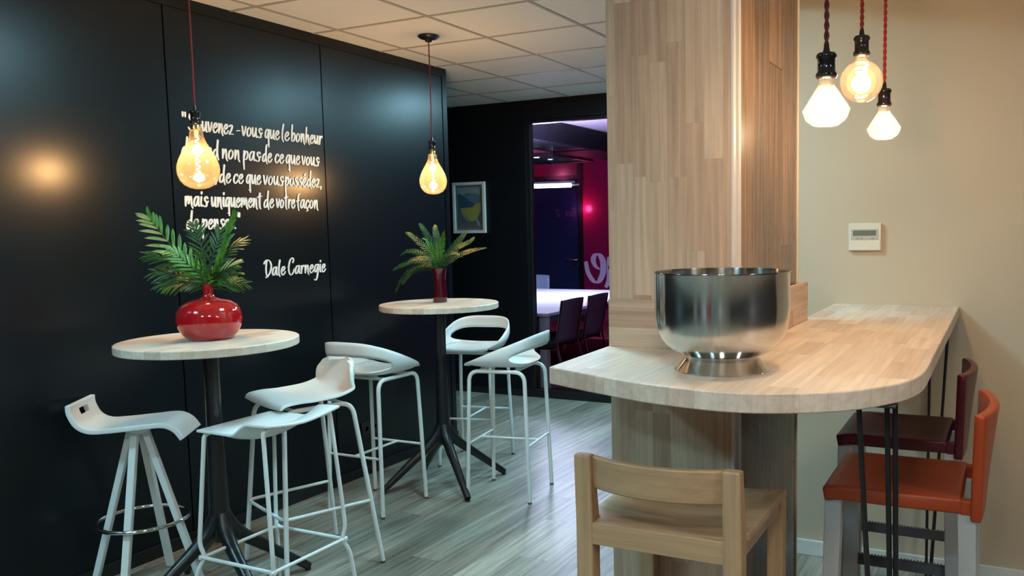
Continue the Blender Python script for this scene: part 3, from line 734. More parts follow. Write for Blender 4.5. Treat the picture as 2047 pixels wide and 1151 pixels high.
# ---------------------------------------------------------------- oak stool in front of the counter
def oak_stool(loc, rz, label):
    t = thing('bar_stool', label, 'bar stool', loc, rz)
    # local: sitter faces +Y; back at y = -.205
    w = .190
    for sx in (-1, 1):
        b = MB(); x0 = sx * w
        b.addf([(x0 - .0225, -.232, .0), (x0 + .0225, -.232, .0), (x0 + .0225, -.186, .0), (x0 - .0225, -.186, .0),
                (x0 - .0225, -.229, .80), (x0 + .0225, -.229, .80), (x0 + .0225, -.180, .80), (x0 - .0225, -.180, .80),
                (x0 - .0225, -.236, .972), (x0 + .0225, -.236, .972), (x0 + .0225, -.206, .972), (x0 - .0225, -.206, .972)],
               [(0, 3, 2, 1), (0, 1, 5, 4), (1, 2, 6, 5), (2, 3, 7, 6), (3, 0, 4, 7), (4, 5, 9, 8), (5, 6, 10, 9), (6, 7, 11, 10), (7, 4, 8, 11), (8, 9, 10, 11)])
        b.build('leg', m_oakv, t, smooth=0, bevel=.005)
        MB().bar((x0, .198, .80), (x0, .198, 0), .045, .045, up=(0, 1, 0)).build('leg', m_oakv, t, smooth=0, bevel=.004)
    # curved back rail
    b = MB(); n = 16; vs = []; fs = []
    for i in range(n + 1):
        u = -1 + 2 * i / n; x = u * (w - .02); y = -.208 - .042 * (1 - u * u); th = .022
        vs += [(x, y - th / 2 - .002, .968), (x, y + th / 2 - .002, .968), (x, y + th / 2 + .006, .885), (x, y - th / 2 + .006, .885)]
    for i in range(n):
        for k in range(4): fs.append((i * 4 + k, (i + 1) * 4 + k, (i + 1) * 4 + (k + 1) % 4, i * 4 + (k + 1) % 4))
    fs += [(0, 1, 2, 3), (n * 4 + 3, n * 4 + 2, n * 4 + 1, n * 4)]
    b.addf(vs, fs); b.build('back_rail', m_oak, t, smooth=30, bevel=.004)
    rows = []
    for i in range(17):
        v = i / 16; y = .222 - .425 * v
        rows.append([(c / 10 * (w - .0235 if v > .9 else w + .021), y, .803 - .020 * (1 - (c / 10) ** 2) * math.sin(PI * (.25 + .68 * v)) ** 1.0) for c in range(-10, 11)])
    MB().grid(rows).build('seat', m_oakseat, t, smooth=60, solid=.018, off=-1, bevel=.002)
    MB().box(-w + .02, w - .02, -.226, -.204, .745, .801).build('apron', m_oak, t, smooth=0, bevel=.002)
    MB().box(-w + .02, w - .02, .19, .212, .745, .784).build('apron', m_oak, t, smooth=0, bevel=.002)
    for sx in (-1, 1): MB().box(sx * w - .011, sx * w + .011, -.19, .19, .745, .784).build('side_rail', m_oakseat, t, smooth=0, bevel=.002)
    b = MB()
    for sx in (-1, 1): b.box(sx * w - .010, sx * w + .010, -.19, .19, .22, .25)
    b.box(-w, w, .19, .208, .30, .33); b.build('footrest', m_oak, t, smooth=0)
    return t
oak_stool((-.735, 2.053, 0), math.radians(0), 'light oak bar stool with a low curved back rail in front of the counter')

# ---------------------------------------------------------------- pendant lamps
def pendant(loc, label, kind, sock_top, watts, col, cord_m, canopy=True, ceil=CEIL, scale=1.0, group=None, twist=False):
    """loc = bulb centre axis at floor level; sock_top = height of the top of the socket"""
    t = thing('pendant_lamp', label, 'pendant lamp', (loc[0], loc[1], sock_top), 0, group)
    top = ceil - sock_top
    if canopy:
        MB().lathe([(0, top), (.060, top), (.062, top - .008), (.050, top - .018), (.022, top - .024), (.018, top - .036), (0, top - .036)], n=40).build('canopy', m_blackmet, t)
    b = MB()
    if twist:
        for k in range(2):
            b.tube([(.0030 * math.cos(z * 105 + k * PI), .0030 * math.sin(z * 105 + k * PI), .014 + (top - .014) * z) for z in [i / 140 for i in range(141)]], .0032, 7)
    else: b.tube([(0, 0, .02), (0.001, 0, top * .3), (.002, 0, top * .6), (0, 0, top - .03)], .0036, 8)
    b.build('cord', cord_m, t)
    s = scale
    so = MB().lathe([(0, .022), (.0045, .022), (.0072, .006), (.0085, 0), (.0195, -.001), (.0228, -.006), (.0228, -.011), (.0195, -.0145), (.0195, -.041), (.0225, -.045), (.0240, -.050), (.0225, -.055), (.018, -.058), (0, -.058)], n=36).build('socket', m_bakelite, t, smooth=50)
    z0 = -.058
    if kind == 'drop':
        MB().lathe([(.0165, z0), (.0165, z0 - .024), (.0185, z0 - .026), (.0185, z0 - .004), (.0165, z0)], n=28).build('collar', m_brass, t)
        q = z0 - .024 * s
        prof = [(.0185, q + .004), (.0255, q - .002), (.0265, q - .014), (.0275, q - .026), (.034, q - .045), (.046, q - .068), (.059, q - .092), (.071, q - .118), (.0785, q - .142), (.0805, q - .162), (.078, q - .184), (.070, q - .206), (.056, q - .224), (.036, q - .236), (.016, q - .241), (0, q - .242)]
        prof = [(r_ * s, q + (z_ - q) * s * .965) for r_, z_ in prof]
        bulb = MB().lathe(prof, n=64).build('bulb', m_amber, t, smooth=180)
        hx = [(.007 * math.cos(k * .55), .007 * math.sin(k * .55), q - .03 - .185 * k / 90) for k in range(91)]
        MB().tube(hx, .0026, 6).build('filament', m_filament, bulb, smooth=180)
        MB().tube([(0, 0, q + .0), (0, 0, q - .028)], .008, 10).build('bulb_stem', m_whitepaint, bulb)
        c = q - .125
    elif kind == 'diamond':
        q = z0; n = 10
        prof = [(.0175 * s, q), (.0185 * s, q - .018), (.052, q - .066), (.042, q - .092), (.024, q - .104), (0, q - .1045)]
        prof = [(.0175, q), (.0185, q - .014), (.0535, q - .068), (.046, q - .090), (.028, q - .1035), (0, q - .1045)]
        bulb = MB().lathe(prof, n=n).build('bulb', m_clearbulb, t, smooth=0)
        hx = [(.013 * math.cos(k * .6), .013 * math.sin(k * .6), q - .025 - .055 * k / 60) for k in range(61)]
        MB().tube(hx, .003, 6).build('filament', m_filament2, bulb, smooth=180); c = q - .062
    else:
        q = z0; R = .0595; prof = [(.0175, q), (.0195, q - .010)]
        for k in range(3, 25):
            a = PI * k / 24; prof.append((R * math.sin(a), q - .006 - R + R * math.cos(a) - .004))
        prof[-1] = (0, prof[-1][1])
        bulb = MB().lathe(prof, n=56).build('bulb', m_globeglass, t, smooth=180)
        hx = [(.016 * (1 - k / 90) * math.cos(k * .6), .016 * (1 - k / 90) * math.sin(k * .6), q - .025 - .070 * k / 60) for k in range(61)]
        MB().tube(hx, .003, 6).build('filament', m_filament2, bulb, smooth=180); c = q - .062
    lamp('bulb_light', 'POINT', watts, col, (0, 0, c), t, .030)
    return t
pendant((-3.075, 2.521), 'large amber drop shaped pendant bulb above the nearer high table', 'drop', 2.048, PENDANT_W, PENDANT_COL, m_redcord, scale=1.05, group='amber pendants over the high tables')
pendant((-3.060, 4.140), 'large amber drop shaped pendant bulb above the farther high table', 'drop', 2.058, PENDANT_W, PENDANT_COL, m_redcord, group='amber pendants over the high tables')
grp = 'cluster of pendants over the counter'
pendant((-.368, 1.972), 'big faceted clear pendant bulb on a dark red cord, leftmost of the counter cluster', 'diamond', 1.912, CLUSTER_W, CLUSTER_COL, m_darkcord, True, CEIL, 1.0, grp, True)
pendant((-.376, 2.540), 'round golden globe pendant bulb, highest of the cluster over the counter', 'globe', 2.059, CLUSTER_W, CLUSTER_COL, m_redcord, True, CEIL, 1.0, grp, True)
pendant((-.361, 2.930), 'small looking faceted clear pendant bulb hanging farthest back in the cluster over the counter', 'diamond', 1.964, CLUSTER_W, CLUSTER_COL, m_redcord, True, CEIL, 1.0, grp, True)

# ---------------------------------------------------------------- brush lettering
# strokes on a grid where small letters are 1 high; value = (advance, [strokes])
GLY = {
 'a': (.66, [[(.50, .86), (.34, .98), (.14, .72), (.08, .26), (.18, .04), (.34, .22), (.50, .86)], [(.53, .95), (.50, .40), (.56, .06), (.66, .10)]]),
 'b': (.64, [[(.22, 1.80), (.16, 1.0), (.14, .06)], [(.14, .30), (.28, .86), (.46, .92), (.54, .56), (.40, .10), (.22, .02), (.14, .12)]]),
 'c': (.54, [[(.46, .78), (.40, .96), (.22, .84), (.08, .40), (.18, .02), (.36, .08), (.52, .36)]]),
 'd': (.66, [[(.46, .80), (.30, .86), (.12, .56), (.08, .16), (.20, .02), (.36, .22), (.48, .66)], [(.54, 1.78), (.47, .90), (.50, .20), (.60, -.16)]]),
 'e': (.56, [[(.10, .42), (.32, .54), (.44, .78), (.36, .98), (.20, .84), (.08, .40), (.18, .02), (.36, .06), (.54, .36)]]),
 'f': (.44, [[(.42, 1.62), (.26, 1.50), (.18, .90), (.20, .20), (.30, -.24)], [(.0, .78), (.20, .86), (.42, .92)]]),
 'g': (.64, [[(.50, .86), (.34, .98), (.14, .70), (.10, .26), (.20, .06), (.36, .26), (.50, .86)], [(.55, .96), (.52, .20), (.42, -.60), (.24, -.92), (.08, -.84)]]),
 'h': (.62, [[(.20, 1.72), (.15, .90), (.12, .04)], [(.12, .30), (.26, .80), (.40, .92), (.44, .50), (.48, .08), (.58, -.14)]]),
 'i': (.30, [[(.16, .94), (.12, .40), (.18, .06), (.28, .06)], [(.20, 1.42), (.18, 1.26)]]),
 'l': (.34, [[(.24, 1.74), (.14, .96), (.13, .22), (.24, -.14)]]),
 'm': (.86, [[(.12, .92), (.12, .04)], [(.12, .30), (.24, .82), (.36, .98), (.40, .44), (.42, .30)], [(.40, .30), (.52, .80), (.64, .96), (.68, .46), (.72, .08), (.82, -.16)]]),
 'n': (.60, [[(.12, .94), (.12, .04)], [(.12, .26), (.26, .80), (.40, .96), (.44, .46), (.46, .06), (.56, -.18)]]),
 'o': (.58, [[(.34, .96), (.14, .74), (.08, .26), (.20, .02), (.40, .22), (.48, .66), (.34, .96)]]),
 'p': (.62, [[(.16, .96), (.12, .0), (.16, -.92)], [(.14, .30), (.28, .86), (.46, .92), (.52, .56), (.38, .14), (.20, .10)]]),
 'q': (.60, [[(.48, .86), (.32, .98), (.14, .70), (.08, .26), (.18, .06), (.34, .26), (.48, .86)], [(.50, .94), (.46, .10), (.50, -.86)], [(.34, -.62), (.50, -.64)]]),
 'r': (.48, [[(.12, .92), (.13, .02)], [(.13, .34), (.26, .84), (.40, .98), (.46, .82)]]),
 's': (.54, [[(.50, .84), (.38, 1.0), (.22, .86), (.24, .62), (.40, .34), (.36, .06), (.18, .0), (.04, .14)], [(.40, .34), (.56, .56)]]),
 't': (.50, [[(.28, 1.52), (.24, .70), (.26, .08), (.36, -.12)], [(.02, 1.10), (.26, 1.20), (.56, 1.24)]]),
 'u': (.62, [[(.10, .94), (.10, .40), (.18, .06), (.32, .20), (.44, .70), (.47, .94)], [(.47, .94), (.46, .36), (.52, .02), (.62, .0)]]),
 'v': (.54, [[(.08, .96), (.14, .40), (.22, .04), (.36, .44), (.46, .98)]]),
 'x': (.54, [[(.10, .94), (.28, .46), (.46, .02)], [(.46, .94), (.24, .40), (.06, .0)]]),
 'z': (.58, [[(.10, .80), (.26, .96), (.42, .86), (.30, .42), (.10, .04), (.32, .06), (.54, .04)]]),
 'S': (.80, [[(.62, 1.50), (.50, 1.74), (.26, 1.60), (.16, 1.22), (.34, .92), (.50, .56), (.42, .14), (.20, .02), (.06, .24)]]),
 'D': (.92, [[(.34, 1.74), (.28, 1.0), (.30, .40), (.38, -.08)], [(.06, 1.44), (.22, 1.74), (.46, 1.84), (.74, 1.60), (.86, 1.00), (.70, .36), (.42, -.08), (.24, -.18)]]),
 'C': (.84, [[(.62, 1.40), (.70, 1.72), (.56, 1.94), (.30, 1.66), (.14, .90), (.20, .20), (.42, -.08), (.66, .20), (.78, .60)]]),
 'B': (.76, [[(.20, 1.60), (.17, .80), (.16, .02)], [(.08, 1.44), (.34, 1.68), (.56, 1.46), (.46, 1.04), (.24, .88)], [(.24, .88), (.56, .78), (.62, .36), (.38, .0), (.14, .02)]]),
 '2': (.62, [[(.10, 1.10), (.24, 1.42), (.46, 1.30), (.42, .84), (.12, .06), (.34, .08), (.58, .04)]]),
 '-': (.44, [[(.06, .46), (.36, .50)]]),
 ',': (.26, [[(.16, .10), (.10, -.20)]]),
 '.': (.24, [[(.10, .06), (.12, .10)]]),
 '"': (.40, [[(.10, 1.62), (.12, 1.24)], [(.28, 1.62), (.30, 1.24)]]),
}
ACC = {'é': ('e', [[(.26, 1.26), (.40, 1.48)]]), 'ê': ('e', [[(.12, 1.22), (.28, 1.44), (.42, 1.22)]]), 'ç': ('c', [[(.26, .0), (.34, -.20), (.18, -.30)]])}
def word_strokes(w):
    x = 0; S = []
    for ch in w:
        if ch in ACC: adv, st = GLY[ACC[ch][0]][0], GLY[ACC[ch][0]][1] + ACC[ch][1]
        else: adv, st = GLY[ch]
        for s in st: S.append([(x + p + .05 * q, q) for p, q in s])
        x += adv
    return S, x
def lettering(w, x0, x1, base, xh, pen, thick, frame, name, m, parent, mirror=False):
    """flat raised brush strokes; frame(u, v, h) -> world point, u along the line, v up, h out of the wall"""
    S, adv = word_strokes(w); k = (x1 - x0) / adv
    b = MB(); sg = -1 if mirror else 1
    lay = 0
    for st in S:
        pts = catmull([(x0 + p * k if not mirror else x1 - p * k, base + q * xh, 0) for p, q in st], 6); n = len(pts) - 1
        L = [Vector((a.x, a.y)) for a in pts]; hgt = thick + lay * .00012; lay += 1
        rim_l, rim_r = [], []
        for i, p in enumerate(L):
            t = (L[min(i + 1, n)] - L[max(i - 1, 0)]); t = t.normalized() if t.length > 1e-9 else Vector((0, 1)); nn = Vector((-t.y, t.x))
            s = i / n
            wv = pen * (.62 + .50 * abs(t.y) ** 1.5) * (1 - .30 * s ** 3) * .5
            rim_l.append(p + nn * wv); rim_r.append(p - nn * wv)
        def cap(c, d, r):      # round ends
            a0 = math.atan2(d.y, d.x); return [c + Vector((math.cos(a0 + a), math.sin(a0 + a))) * r for a in (1.05, .52, 0, -.52, -1.05)]
        d1 = (L[-1] - L[-2]).normalized(); d0 = (L[0] - L[1]).normalized()
        r1 = (rim_l[-1] - rim_r[-1]).length / 2; r0 = (rim_l[0] - rim_r[0]).length / 2
        top = []; fs = []
        for l, r in zip(rim_l, rim_r): top += [l, r]
        N = len(L)
        tv = [frame(p.x, p.y, hgt) for p in top]; bv = [frame(p.x, p.y, 0) for p in top]
        fs = [(2 * i, 2 * i + 2, 2 * i + 3, 2 * i + 1) for i in range(N - 1)]
        o = 2 * N
        fs += [(2 * i, o + 2 * i, o + 2 * i + 2, 2 * i + 2) for i in range(N - 1)] + [(2 * i + 1, 2 * i + 3, o + 2 * i + 3, o + 2 * i + 1) for i in range(N - 1)]
        b.addf(tv + bv, fs)
        for c, d, r, a, e in ((L[-1], d1, r1, rim_l[-1], rim_r[-1]), (L[0], d0, r0, rim_r[0], rim_l[0])):
            cp = [a] + cap(c, d, r) + [e]
            n2 = len(cp); vs = [frame(p.x, p.y, hgt) for p in cp] + [frame(p.x, p.y, 0) for p in cp]
            b.addf(vs, [tuple(range(n2))] + [(i, n2 + i, n2 + i + 1, i + 1) for i in range(n2 - 1)])
    o = b.build(name, m, parent, smooth=0)
    return o
q = thing('wall_lettering', 'white handwritten quotation in raised letters on the black panelled wall', 'lettering', (WX, 3.3, 1.7))
fr = lambda u, v, h: Vector((.0005 + h, u - 3.3, v - 1.7))
def yw(pxl, base):   # column of the photograph -> distance along the wall at that line's height
    d = _r * ((pxl - CX) / F_PX) + _fw
    # solve for the image row whose ray meets the wall at height = base
    lo, hi = 0.0, 1151.0
    for _ in range(40):
        m = (lo + hi) / 2; dd = d + _d * ((m - CY) / F_PX); t = WX / dd.x
        if 1.53 + dd.z * t > base: lo = m
        else: hi = m
    dd = d + _d * ((lo - CY) / F_PX); return dd.y * WX / dd.x
LINES = [
 (2.037, [('"', 360, 373), ('Souvenez', 374, 467), ('-', 470, 482), ('vous', 481, 524), ('que', 527, 559), ('le', 560, 579), ('bonheur', 579, 644)]),
 (1.911, [('dépend', 361, 438), ('non', 441, 480), ('pas', 483, 521), ('de', 522, 544), ('ce', 547, 568), ('que', 569, 600), ('vous', 601, 638)]),
 (1.789, [(',', 427, 435), ('de', 436, 462), ('ce', 464, 487), ('que', 490, 522), ('vous', 524, 567), ('possédez,', 567, 643)]),
 (1.666, [('mais', 367, 416), ('uniquement', 420, 523), ('de', 525, 548), ('votre', 550, 590), ('façon', 591, 636)]),
 (1.555, [('de', 371, 398), ('penser.', 401, 473), ('"', 473, 481)]),
 (1.298, [('Dale', 525, 571), ('Carnegie', 573, 651)]),
]
for base, words in LINES:
    for w, a, c in words:
        k = 1.0
        lettering(w, yw(a + 1, base), yw(c - 1, base), base, .0500 if base > 1.4 else .0470, .0086, .004, fr, 'word', m_letters, q)

# ---------------------------------------------------------------- wall things
t = thing('thermostat', 'cream white wall thermostat with a small grey screen on the beige wall', 'thermostat', (-.545, RY, 1.47))
MB().box(-.069, .069, -.018, -.0005, -.060, .060).build('case', mat('thermostat_cream', (.74, .68, .56), .4), t, bevel=.004)
MB().box(-.058, .057, -.0195, -.0175, -.012, .034).build('screen_surround', mat('thermostat_grey', (.52, .48, .42), .4), t, bevel=.001, smooth=0)
MB().box(-.050, .047, -.0205, -.0190, .006, .029).build('screen', mat('lcd_screen', (.17, .19, .16), .2), t, smooth=0)
for x in (-.030, -.014, .032): MB().box(x - .006, x + .006, -.0215, -.0190, -.009, -.001).build('button', mat('thermostat_button', (.42, .39, .34), .5), t, bevel=.001, smooth=0)
MB().box(-.064, .064, -.0195, -.0178, -.056, -.014).build('flap', mat('thermostat_flap', (.76, .70, .58), .4), t, bevel=.001, smooth=0)

t = thing('picture_frame', 'white framed print of a mountain valley on the black back wall', 'picture', (-4.470, BY, 1.733))
W2, H2, fw_ = .178, .235, .027
b = MB().box(-W2, W2, -.026, -.001, H2 - fw_, H2).box(-W2, W2, -.026, -.001, -H2, -H2 + fw_).box(-W2, -W2 + fw_, -.026, -.001, -H2 + fw_, H2 - fw_).box(W2 - fw_, W2, -.026, -.001, -H2 + fw_, H2 - fw_)
b.build('frame', m_whitepaint, t, smooth=0, bevel=.002)
m_mat = mat('print_mount', (.16, .18, .18), .6)
MB().box(-W2 + fw_, W2 - fw_, -.012, -.002, -H2 + fw_, H2 - fw_).build('mount', m_mat, t, smooth=0)
def poly(name, pts, y, col):
    n = len(pts); b = MB(); b.addf([(x, y, z) for x, z in pts] + [(x, y + .0006, z) for x, z in pts], [tuple(range(n)), tuple(range(n, 2 * n))[::-1]] + [(i, (i + 1) % n, n + (i + 1) % n, n + i) for i in range(n)])
    return b.build(name, mat(name, col, .6), pr_, smooth=0)
pr_ = MB().box(-.132, .132, -.0135, -.012, -.185, .185).build('print', mat('print_ground', (.085, .105, .125), .6), t, smooth=0)
poly('print_sky', [(-.132, .185), (.125, .185), (.125, .10), (.06, .13), (-.02, .135), (-.08, .11), (-.125, .12)], -.0142, (.22, .27, .29))
poly('print_mountain', [(-.125, .125), (-.10, .13), (-.02, .08), (.07, .03), (.04, -.02), (-.06, -.03), (-.095, -.01), (-.125, .08)], -.0150, (.035, .075, .13))
poly('print_hills', [(-.07, .10), (0, .125), (.06, .135), (.125, .115), (.125, .05), (.06, .035), (-.02, .075)], -.0146, (.10, .16, .20))
poly('print_meadow', [(-.10, -.005), (-.03, .0), (.04, .005), (.07, .035), (.128, .045), (.125, -.03), (.09, -.09), (.05, -.125), (0, -.12), (-.06, -.09), (-.08, -.05)], -.0156, (.30, .28, .07))
poly('print_stone', [(-.085, -.05), (-.03, -.07), (.0, -.11), (.03, -.13), (-.03, -.125), (-.065, -.09)], -.0162, (.20, .20, .13))
poly('print_tag', [(.070, -.105), (.085, -.10), (.125, -.165), (.105, -.175), (.09, -.16)], -.0162, (.28, .29, .29))
poly('print_edge', [(-.13, -.145), (.13, -.15), (.13, -.184), (-.13, -.184)], -.0142, (.13, .115, .115))

t = thing('wall_socket', 'black double wall socket low on the black wall between the two tables', 'wall socket', (WX, 4.10, .295))
MB().box(.0003, .012, -.075, .075, -.041, .041).build('plate', m_blackplastic, t, bevel=.003, smooth=0)
for yy in (-.037, .037): MB().lathe([(0, .0), (.021, 0), (.021, .003), (.017, .003), (.016, -.000), (0, 0)], n=28).build('outlet', mat('socket_insert', (.03, .03, .033), .3), t, loc=(.0125, yy, 0)).rotation_euler = (0, PI / 2, 0)

# ---------------------------------------------------------------- meeting room behind the glass
MY = 12.30
m_mcarpet = mat('dark_red_carpet', (.13, .020, .035), .95, spec=.05)
m_mceil = mat('meeting_ceiling', (.46, .43, .50), .9, spec=.1)
m_magenta = mat('magenta_film', (.26, .012, .075), .25, spec=.5)
m_navy = mat('dark_glass_door', (.016, .034, .100), .12, spec=.45)
struct(MB().box(-8.3, -1.2, BY + .12, MY + .1, 0.0, .004).build('floor_meeting_room', m_mcarpet, smooth=0))
struct(MB().box(-8.3, -1.2, BY + .12, MY + .1, CEIL + .10, CEIL + .15).build('ceiling_meeting_room', m_mceil, smooth=0))
struct(MB().box(-8.3, -8.2, BY + .1, MY + .1, 0, CEIL + .1).build('wall_meeting_left', m_blackwall, smooth=0))
struct(MB().box(-1.30, -1.2, BY + .12, MY + .1, 0, CEIL + .1).build('wall_meeting_right', m_magenta, smooth=0))
struct(MB().box(-8.3, -1.2, MY, MY + .1, 2.735, CEIL + .15).box(-8.3, -7.15, MY, MY + .1, 0, 2.735).build('wall_meeting_back', m_blackwall, smooth=0))
struct(MB().box(-5.34, -4.70, BY + .12, MY, 2.52, CEIL + .10).build('trim_2', m_blackwall, smooth=0))
d = thing('door_1', None, None, (-6.7, MY, 0)); struct(d)
MB().box(-.45, .46, .01, .05, 0.005, 2.325).build('door_leaf', m_navy, d, smooth=0)
MB().box(-.45, .46, -.01, .06, 2.325, 2.385).box(-.49, -.45, -.01, .06, 0, 2.735).box(.46, .545, -.01, .06, 0, 2.735).build('door_frame', m_blackmet, d, smooth=0)
o = MB().box(-.45, .46, .02, .04, 2.385, 2.735).build('transom_pane', m_magenta, d, smooth=0)
h = MB(); h.lathe([(0, 0), (.026, 0), (.026, .012), (0, .012)], n=24)
hd = MB().tube([(.40, .008, 1.01), (.40, -.045, 1.01), (.37, -.05, 1.01), (.24, -.05, 1.005)], .0085, 10).build('door_handle', m_chrome, d)
MB().tube([(.40, .008, 1.01), (.40, -.006, 1.01)], .034, 20).tube([(.40, .008, .925), (.40, -.006, .925)], .034, 20).build('rosette', m_chrome, hd)
MB().bar((.40, -.010, .93), (.385, -.014, .84), .012, .004).tube([(.405, -.008, .90), (.39, -.012, .86)], .012, 10).build('key', m_chrome, hd)
p = thing('window_2', None, None, (-5.2, MY, 0)); struct(p)
MB().box(-.955, 3.9, .02, .04, 0, 2.735).build('film_pane', m_magenta, p, smooth=0)
m_lav = mat('lavender_letters', (.75, .76, 1.0), .5)
lt = thing('glass_lettering', 'large pale mirrored script letters on the magenta glass of the meeting room', 'lettering', (-5.2, MY + .019, 0))
fr2 = lambda u, v, h: Vector((u + 5.2, -.0005 - h, v))
def big(st, name):
    b = MB(); pts = catmull([(x, z, 0) for x, z in st], 8); n = len(pts) - 1; prev = None
    for i, p_ in enumerate(pts):
        tt = (pts[min(i + 1, n)] - pts[max(i - 1, 0)]).normalized(); wv = (.016 + .038 * abs(tt.y) ** 1.3) * (math.sin(PI * (.12 + .8 * i / n)) ** .5)
        nn = Vector((-tt.y, tt.x, 0)); a, c = p_ + nn * wv, p_ - nn * wv
        if prev: b.addf([fr2(prev[0].x, prev[0].y, .003), fr2(a.x, a.y, .003), fr2(c.x, c.y, .003), fr2(prev[1].x, prev[1].y, .003)], [(0, 1, 2, 3)])
        prev = (a, c)
    b.build(name, m_lav, lt, smooth=0, solid=.002)
big([(-6.12, .985), (-6.08, .80), (-5.98, .665), (-5.89, .665), (-5.815, .80), (-5.81, .98), (-5.87, 1.085), (-5.945, 1.09), (-5.985, 1.01), (-5.945, .91), (-5.87, .86)], 'letter')
big([(-5.70, 1.06), (-5.69, .90), (-5.70, .70), (-5.77, .565)], 'letter')
big([(-5.70, .86), (-5.60, 1.05), (-5.52, 1.08), (-5.48, .98), (-5.49, .75), (-5.45, .65)], 'letter')
m_faint = mat('faint_letters', (.055, .065, .10), .5)
dl = thing('door_lettering', 'faint mirrored handwriting on the dark door of the meeting room', 'lettering', (-6.7, MY, 0))
fr3 = lambda u, v, h: Vector((u + 6.7, .0095 - h, v))
lettering('Box', -6.48, -6.28, 1.72, .085, .016, .002, fr3, 'word', m_faint, dl, mirror=True)
lettering('2', -6.66, -6.56, 1.72, .085, .016, .002, fr3, 'word', m_faint, dl, mirror=True)
# meeting table
m_mtop = mat('meeting_table_white', (.62, .64, .68), .25)
t = thing('meeting_table', 'long white meeting table behind the glass wall', 'table', (-4.71, 8.3, 0))
out = [(-.89, -1.46), (.88, -1.46), (.90, -1.44), (.90, 1.40), (-.89, 1.40)]
MB().prism(out, .712, .740).build('tabletop', m_mtop, t, smooth=0, bevel=.002)
for x in (-.72, .825):
    for y in (-1.38, 1.25): MB().bar((x, y, .712), (x, y, .004), .075, .075, up=(0, 1, 0)).build('leg', mat('table_leg_grey', (.55, .56, .60), .4, .1), t, smooth=0, bevel=.004)
MB().box(-.72, .825, -1.36, -1.33, .64, .712).box(-.72, -.69, -1.33, 1.2, .64, .712).box(.795, .825, -1.33, 1.2, .64, .712).build('table_frame', m_grey, t, smooth=0)
m_mesh = mat('dark_mesh', (.13, .115, .19), .55); m_seatf = mat('black_fabric', (.012, .011, .014), .8)
m_palem = mat('pale_blue_mesh', (.20, .28, .42), .5)
def office_chair(loc, rz, label, m, group):
    t = thing('meeting_chair', label, 'chair', loc, rz, group)
    rows = []
    for i in range(11):
        v = i / 10; z = .46 + .40 * v; y = -.21 - .075 * v ** 1.5
        hw = .205 + .010 * v
        rows.append([(c / 6 * hw, y - .035 * (1 - (c / 6) ** 2), z + (.012 * (1 - (c / 6) ** 2) if i == 10 else 0)) for c in range(-6, 7)])
    MB().grid(rows).build('backrest', m, t, smooth=180, solid=.010)
    MB().box(-.225, .225, -.20, .23, .415, .470).build('seat', m_seatf, t, bevel=.02)
    for sx in (-1, 1):
        P = fillet([(sx * .218, -.285, .86), (sx * .212, -.215, .46), (sx * .225, -.33, .006)], .05, 5)
        MB().tube(P, .0105, 10).build('leg', m_chrome, t)
        P = fillet([(sx * .215, -.20, .405), (sx * .215, .21, .405), (sx * .22, .25, .006)], .05, 5)
        MB().tube(P, .0105, 10).build('leg', m_chrome, t)
    return t
g = 'chairs round the meeting table'
office_chair((-3.955, 7.09, 0), math.radians(90), 'dark mesh back chair at the meeting table, the nearer of two by the wooden pillar', m_mesh, g)
office_chair((-3.955, 7.66, 0), math.radians(90), 'dark mesh back chair at the meeting table, half hidden by the wooden pillar', m_mesh, g)
office_chair((-5.95, 10.25, 0), math.radians(200), 'pale blue chair at the far end of the meeting table', m_palem, g)
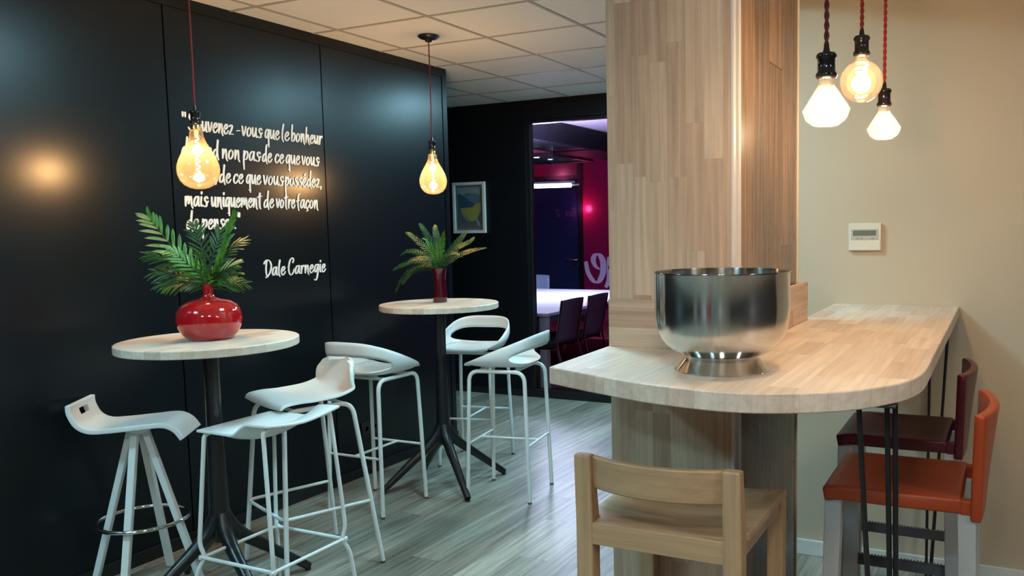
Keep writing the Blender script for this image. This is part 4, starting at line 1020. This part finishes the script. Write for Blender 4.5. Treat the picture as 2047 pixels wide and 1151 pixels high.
# linear lamp over the table
t = thing('linear_lamp', 'bright white bar shaped lamp hanging over the meeting table', 'pendant lamp', (-4.30, 7.44, 1.955), math.radians(12))
m_bar = emit('white_tube', (.92, .95, 1.0), 9.0)
MB().tube([(-.34, 0, 0), (.42, 0, 0)], .021, 14).build('diffuser', m_bar, t)
MB().box(-.36, .46, -.014, .014, .020, .040).build('body', m_alu, t, bevel=.003, smooth=0)
MB().tube([(.42, 0, 0), (.50, 0, .004)], .008, 10).build('end_cap', m_whitemet, t)
zc = CEIL + .10 - 1.955
MB().box(.06, .30, -.05, .05, zc - .035, zc).build('canopy', m_blackmet, t, bevel=.004, smooth=0)
MB().tube(catmull([(.18, 0, .04), (.21, 0, .18), (.235, 0, .26), (.20, 0, .36), (.205, 0, .55), (.20, 0, zc - .03)], 6), .004, 8).build('cord', m_grey, t)
# suspended dark frame fitting farther back
t = thing('hanging_frame', 'dark open frame fitting hanging under the meeting room ceiling', 'ceiling fitting', (-5.55, 9.6, 2.40))
b = MB()
for y in (-.55, -.18, .18, .55): b.box(-.62, .62, y - .018, y + .018, 0, .03)
for x in (-.62, 0, .62): b.box(x - .018, x + .018, -.55, .55, .0, .03)
b.build('frame', m_blackmet, t, smooth=0)
b = MB()
for x in (-.60, .60):
    for y in (-.5, .5): b.tube([(x, y, .03), (x, y, CEIL + .10 - 2.40)], .003, 6)
b.build('hanger', m_grey, t)
for x, y in ((-.3, -.36), (.3, -.36), (-.3, 0.0), (.3, .0)):
    MB().lathe([(0, 0), (.035, 0), (.035, .02), (0, .02)], (x, y, .005), 16).build('spot', emit('spot_white', (.8, .85, 1), 2.0), t)
# wall screen seen edge on just inside the glass
# unseen lamps added to brighten the meeting room, plus the pink glow by the door
lamp('meeting_fill', 'AREA', MEET_W * 2, (.70, .74, 1.0), (-4.7, 8.6, 1.93), None, shape='RECTANGLE').rotation_euler = (0, 0, 0)  # fill lamp added above the table, apart from the bar lamp
bpy.data.lights['meeting_fill'].size = .9; bpy.data.lights['meeting_fill'].size_y = .1
lamp('ceiling_fill', 'AREA', MEET_W * 1.2, (.66, .58, 1.0), (-4.6, 8.2, 2.02), None).rotation_euler = (PI, 0, 0)  # added upward fill for the ceiling, no fitting there
bpy.data.lights['ceiling_fill'].size = .5
lamp('pink_light', 'POINT', 5.0, (1.0, .10, .35), (-6.13, MY - .13, 1.84), None, .05)
lamp('purple_fill', 'POINT', 7.0, (.55, .12, 1.0), (-5.2, MY - .5, 2.5), None, .05)  # added purple fill near the back glass
lamp('rose_fill', 'POINT', 9.0, (1.0, .16, .40), (-7.0, MY - .9, 2.45), None, .05)  # added fill that brightens the magenta transom
